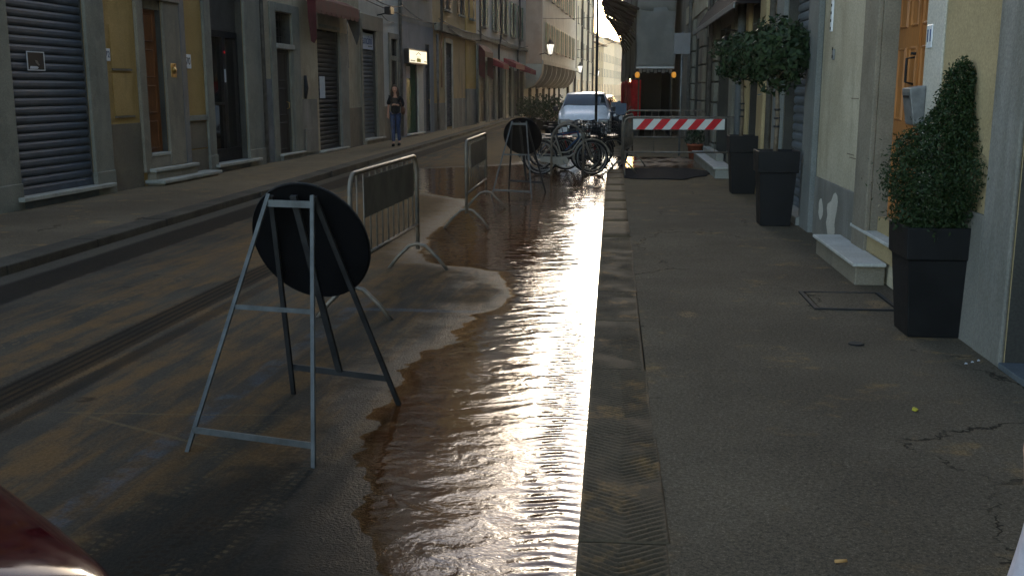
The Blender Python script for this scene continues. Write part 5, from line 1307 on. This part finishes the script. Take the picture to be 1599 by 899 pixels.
# potted shrubs on the left pavement
for i, (x, y, r, lab) in enumerate(((-3.7, 46.4, .62, 'bushy dark shrub in a tub at the edge of the left pavement'), (-2.95, 44.6, .7, 'larger dark shrub in a tub beside the bushy one'), (-2.4, 41.4, .62, 'dark shrub in a tub closest to the white car'))):
    t = thing('potted_shrub', lab, 'shrub', (x, y, 0), 'shrubs in tubs by the far kerb')
    bm = newbm(); lathe(bm, [(.25, 0), (.33, .42), (.36, .42), (.36, .48), (.30, .46)], (x, y, 0), 14); ob('tub', bm, 'plastic_black', t)
    bm = newbm()
    for k in range(6): tube(bm, [(x, y, .4), (x + .3 * math.cos(k * 1.05), y + .3 * math.sin(k * 1.05), 1.0)], [.015, .006], 5)
    ob('stem', bm, 'bark', t); leafball('foliage', t, 'laurel_leaf', (x, y, .95), (r, r, .5), 1100, .12, 40 + i)

# lanterns and wires
def lantern(label, wall, hang, s=1.):
    t = thing('street_lantern', label, 'lantern', hang, 'wall lanterns along the left houses'); w, hg = Vector(wall), Vector(hang)
    bm = newbm(); tube(bm, [w, w.lerp(hg, .5) + Vector((0, 0, -.1)), hg + Vector((0, 0, -.38 * s))], .03, 6); ob('bracket', bm, 'iron', t)
    bm = newbm(); lathe(bm, [(.09 * s, -.3 * s), (.19 * s, .2 * s)], hang, 6); ob('glass', bm, 'lamp_glass', t)
    bm = newbm(); lathe(bm, [(.22 * s, .2 * s), (.20 * s, .24 * s), (.07 * s, .38 * s), (.05 * s, .48 * s), (.01, .52 * s)], hang, 6); lathe(bm, [(.05 * s, -.38 * s), (.10 * s, -.3 * s)], hang, 6)
    for k in range(6): a = k * math.pi / 3; h_ = Vector(hang); tube(bm, [h_ + Vector((.09 * s * math.cos(a), .09 * s * math.sin(a), -.3 * s)), h_ + Vector((.19 * s * math.cos(a), .19 * s * math.sin(a), .2 * s))], .012 * s, 4)
    ob('cage', bm, 'iron', t)
lantern('lit street lantern on the pink end wall of the bracketed house', PL(66.6, .9, 3.9), PL(66.2, 1.62, 4.25), 1.2)
lantern('lit street lantern on the tall pale house with downpipes', PL(99.5, 0, 3.6), PL(99.5, .95, 3.65), 1.2)
lantern('lit street lantern past the last downpipe of the tall pale house', PL(126.6, 0, 3.6), PL(126.6, .95, 3.65), 1.3)
G_ = 'cables strung along and across the street'
def cab(label, a, b, s, r=.014): tag(wire('cable', sag(a, b, s, 14), r), label, 'cable', G_)
cab('thin cable crossing the street from pink wall to scaffold', PL(66.5, 1.1, 6.1), (.9, 60, 6.0), .15)
cab('thin cable crossing high above the white car', PL(50, .3, 6.7), (.85, 47, 6.5), .25, .012)
cab('thin lower cable crossing beyond the lanterns', PL(94, 1.1, 5.2), (.7, 68, 5.0), .2, .02)
for k, (a, b, z, s) in enumerate(((29.6, 34.2, 4.5, .18), (29.6, 39.3, 4.25, .1), (34.1, 41, 4.45, .3), (39.3, 48.4, 4.32, .12), (41., 48.4, 4.12, .22), (48.4, 55., 4.4, .2), (48.4, 66.5, 4.2, .15), (55, 66.5, 4.5, .3))):
    cab('slack black cable clipped along the %s' % ('off-white house above the shop sign', 'white and grey houses above the lit sign', 'grey house above its blue ground floor', 'ochre house above its cornice', 'ochre house below its cornice', 'pale house near the maroon awning', 'pale house above all its awnings', 'pale house near the bracketed house')[k], PL(a, .12 + .12 * (39 < a < 48), z), PL(b, .14 + .12 * (39 < a < 48), z - .1), s, .018)

# ================================================================== people
def skin(name, vs, es, rad, mat, parent, sub=2):
    me = bpy.data.meshes.new(name); me.from_pydata(vs, es, []); o = bpy.data.objects.new(name, me); COL.objects.link(o); o.parent = parent
    me.materials.append(MATS[mat]); md = o.modifiers.new('skin', 'SKIN'); md.use_smooth_shade = True; md.branch_smoothing = .6
    for i, r in enumerate(rad):
        d = me.skin_vertices[0].data[i]; d.radius = r if isinstance(r, tuple) else (r, r); d.use_root = (i == 0)
    s = o.modifiers.new('sub', 'SUBSURF'); s.levels = sub; s.render_levels = sub; return o
def chain(*idx): return [(a, b) for a, b in zip(idx, idx[1:])]
def head(parent, c, yaw, hair, hs=1., long=.42):
    """head with nose, eyes, mouth and ears, faces -y turned by yaw; c = centre"""
    e = bpy.data.objects.new('head', None)
    bm = newbm(); bmesh.ops.create_uvsphere(bm, u_segments=20, v_segments=14, radius=1)
    for v in bm.verts:
        x, y, z = v.co
        jaw = 1 - .28 * max(0, -z) ** 1.5
        x *= .073 * jaw; y *= .092 * (1 - .12 * max(0, -z)); z *= .112
        if y < -.06 and abs(x) < .014 and -.035 < z < .02: y -= .018 * (1 - abs(x) / .014) * (1 - abs(z + .015) / .035)
        if y < -.05 and abs(abs(x) - .028) < .014 and abs(z - .012) < .014: y += .008
        v.co = (x * hs, y * hs, z * hs)
    for f in bm.faces: f.smooth = True
    o = lob('face', bm, 'skin', parent); o.location = c; o.rotation_euler = (0, 0, R(yaw))
    for s in (-1, 1):
        bm = newbm(); bmesh.ops.create_uvsphere(bm, u_segments=8, v_segments=6, radius=.009 * hs); q = lob('eye', bm, 'ink_black', o); q.location = (s * .028 * hs, -.079 * hs, .012 * hs)
        bm = newbm(); bmesh.ops.create_uvsphere(bm, u_segments=8, v_segments=6, radius=.02 * hs); q = lob('ear', bm, 'skin', o); q.location = (s * .071 * hs, .005 * hs, 0); q.scale = (.4, .8, 1.3)
    bm = newbm(); bmesh.ops.create_uvsphere(bm, u_segments=10, v_segments=6, radius=.02 * hs); q = lob('mouth', bm, 'bag_brown', o); q.location = (0, -.078 * hs, -.048 * hs); q.scale = (1, .3, .3)
    # hair: cap plus long locks
    rr = random.Random(int(c[2] * 1000)); bm = newbm(); bmesh.ops.create_uvsphere(bm, u_segments=18, v_segments=12, radius=1)
    for v in bm.verts:
        x, y, z = v.co; k = 1 + .06 * noise.noise(v.co * 4)
        if y < -.35 and z < .45: k *= .72
        v.co = (x * .086 * hs * k, (y * .103 + .012) * hs * k, (z * .122 + .014) * hs * k)
    for f in bm.faces: f.smooth = True
    hcap = lob('hair', bm, hair, o)
    bm = newbm()
    for k in range(46):
        a = R(rr.uniform(5, 175)) if k % 3 else R(rr.choice((rr.uniform(-18, 20), rr.uniform(160, 198))))
        x0, y0 = .082 * math.cos(a) * hs, .09 * math.sin(a) * hs + .01
        ln = long * rr.uniform(.7, 1.08) * hs; sp = rr.uniform(1.05, 1.45)
        tube(bm, [(x0 * .7, y0 * .7, .08 * hs), (x0 * 1.05, y0 * 1.05, .0), (x0 * sp, y0 * sp, -ln * .5), (x0 * sp * .95, y0 * sp * .9 + .01, -ln)], [.016 * hs, .02 * hs, .018 * hs, .004], 5)
    lob('locks', bm, hair, hcap); return o
def hand(bm_name, parent, wrist, d, n, mat='skin', s=1.):
    """palm with four fingers and a thumb; d = pointing direction, n = palm normal"""
    w, d, n = Vector(wrist), Vector(d).normalized(), Vector(n).normalized(); sd = d.cross(n).normalized()
    bm = newbm(); tube(bm, [w, w + d * .03 * s, w + d * .075 * s], [.022 * s, .032 * s, .03 * s], 8)
    for k, (off, l) in enumerate(((-.026, .055), (-.009, .068), (.009, .064), (.025, .048))):
        a = w + d * .075 * s + sd * off * s; b = a + (d * .9 + n * .3).normalized() * l * .5 * s; tube(bm, [a, b, b + (d * .6 + n * .8).normalized() * l * .5 * s], [.0095 * s, .009 * s, .006 * s], 6)
    a = w + d * .03 * s - sd * .026 * s; b = a + (d * .7 - sd * .6 + n * .2).normalized() * .035 * s; tube(bm, [a, b, b + (d * .9 + n * .4).normalized() * .028 * s], [.012 * s, .011 * s, .007 * s], 6)
    return lob('hand', bm, mat, parent)
W = thing('person', 'woman in black top and blue jeans walking on the left pavement', 'person', (-6.15, 29.2, .13))
# local: x right in the picture, -y towards the camera
b = skin('body', [(0, 0, .96), (0, 0, 1.12), (0, 0, 1.30), (0, -.005, 1.42), (0, -.015, 1.52),
                  (-.155, .0, 1.375), (-.20, .01, 1.12), (-.215, -.02, .90), (.155, 0, 1.375), (.235, -.01, 1.13), (.06, -.17, 1.17),
                  (-.085, 0, .93), (-.07, -.03, .52), (-.055, -.06, .10), (.085, .01, .93), (.075, .02, .53), (.075, .13, .12), (-.055, -.18, .035), (.08, .03, .04)],
         chain(0, 1, 2, 3, 4) + chain(2, 5, 6, 7) + chain(2, 8, 9, 10) + chain(0, 11, 12, 13, 17) + chain(0, 14, 15, 16, 18),
         [(.06, .05), (.06, .05), (.07, .05), .045, .045, .036, .030, .026, .036, .030, .028, .04, .034, .028, .04, .034, .028, .025, .025], 'skin', W)
skin('jeans', [(0, .005, 1.0), (-.085, 0, .90), (-.07, -.03, .52), (-.056, -.055, .12), (.085, .01, .90), (.075, .02, .53), (.075, .125, .14)], chain(0, 1, 2, 3) + chain(0, 4, 5, 6),
     [(.15, .105), .093, .066, .05, .093, .066, .05], 'denim', W)
skin('top', [(0, 0, .87), (0, 0, 1.12), (0, 0, 1.27), (0, 0, 1.36), (-.15, 0, 1.37), (-.205, .01, 1.15), (.15, 0, 1.37), (.23, -.01, 1.16), (.12, -.12, 1.165)], chain(0, 1, 2, 3) + chain(2, 4, 5) + chain(2, 6, 7, 8),
     [(.172, .135), (.155, .12), (.17, .125), .085, .075, .062, .075, .07, .055], 'cloth_black', W)
head(W, (0, -.025, 1.60), 6, 'hair_brown', 1.0, .40)
hand('hand', W, (-.215, -.02, .90), (0, -.05, -1), (.9, -.3, 0)); hand('hand', W, (.06, -.17, 1.17), (-1, -.2, .05), (0, .5, -.6))
for x, y, z in ((-.055, -.10, .035), (.078, .09, .05)):
    bm = newbm(); bmesh.ops.create_uvsphere(bm, u_segments=12, v_segments=8, radius=1)
    for v in bm.verts: v.co = (v.co.x * .043 + x, v.co.y * .125 + y - .02, max(v.co.z * .05, -.035) + z)
    lob('shoe', bm, 'cloth_black', W, smooth=True)
bg_ = thing('handbag', 'brown handbag under the arm of the walking woman', 'bag', (-5.92, 29.16, 1.13))
bm = newbm(); bmesh.ops.create_uvsphere(bm, u_segments=14, v_segments=10, radius=1)
for v in bm.verts: v.co = (v.co.x * .06, v.co.y * .15, v.co.z * .12)
lob('pouch', bm, 'bag_brown', bg_, smooth=True); bm = newbm(); tube(bm, [(0, -.1, .06), (-.06, -.07, .28), (-.08, .02, .33), (-.03, .09, .2), (0, .1, .06)], .012, 6); lob('strap', bm, 'bag_brown', bg_)

K = thing('person', 'blond child in pale clothes at the edge of the right pavement', 'person', (1.04, 2.2, .1))
skin('body', [(0, 0, .60), (0, 0, .74), (0, 0, .86), (0, 0, .94), (0, -.005, 1.0), (-.10, 0, .89), (-.115, -.02, .76), (-.06, -.16, .72), (.13, 0, .90), (.19, 0, .72), (.19, -.05, .55), (-.06, 0, .56), (-.06, -.03, .32), (-.06, 0, .06), (.06, 0, .56), (.06, .04, .32), (.06, .08, .06), (-.06, .10, .03), (.06, .18, .03)],
     chain(0, 1, 2, 3, 4) + chain(2, 5, 6, 7) + chain(2, 8, 9, 10) + chain(0, 11, 12, 13, 17) + chain(0, 14, 15, 16, 18), [(.10, .08), (.10, .075), (.10, .07), .04, .038, .042, .034, .024, .042, .034, .024, .06, .042, .03, .06, .042, .03, .024, .024], 'skin', K)
skin('dress', [(0, 0, .36), (0, 0, .52), (0, 0, .70), (0, 0, .84), (0, 0, .90)], chain(0, 1, 2, 3, 4), [(.20, .17), (.165, .135), (.125, .10), (.125, .095), .08], 'cloth_pale', K)
head(K, (-.02, 0, 1.10), 180, 'hair_blond', .92, .40)
hand('hand', K, (-.06, -.16, .72), (.5, -.8, .1), (0, 0, 1), s=.75); hand('hand', K, (.19, -.05, .55), (0, -.1, -1), (-1, 0, 0), s=.75)
for x, y in ((-.06, .06), (.06, .14)):
    bm = newbm(); bmesh.ops.create_uvsphere(bm, u_segments=10, v_segments=8, radius=1)
    for v in bm.verts: v.co = (v.co.x * .036 + x, v.co.y * .09 + y, max(v.co.z * .045, -.03) + .032)
    lob('shoe', bm, 'white_paint', K, smooth=True)

# ================================================================== haze: the air of the street
bm = newbm(); bx(bm, PW, -60, 60, -14, 345, -1.4, 21.); o = stuff(ob('haze', bm, 'dark')); o.data.materials.clear()
hm = bpy.data.materials.new('haze_air'); hm.use_nodes = True; hn = hm.node_tree.nodes; hn.remove(hn['Principled BSDF'])
pv = hn.new('ShaderNodeVolumePrincipled'); pv.inputs['Density'].default_value = .0004; pv.inputs['Anisotropy'].default_value = .7; pv.inputs['Color'].default_value = (.95, .92, .86, 1)
hm.node_tree.links.new(pv.outputs[0], hn['Material Output'].inputs['Volume']); o.data.materials.append(hm)
S.cycles.volume_max_steps = 64
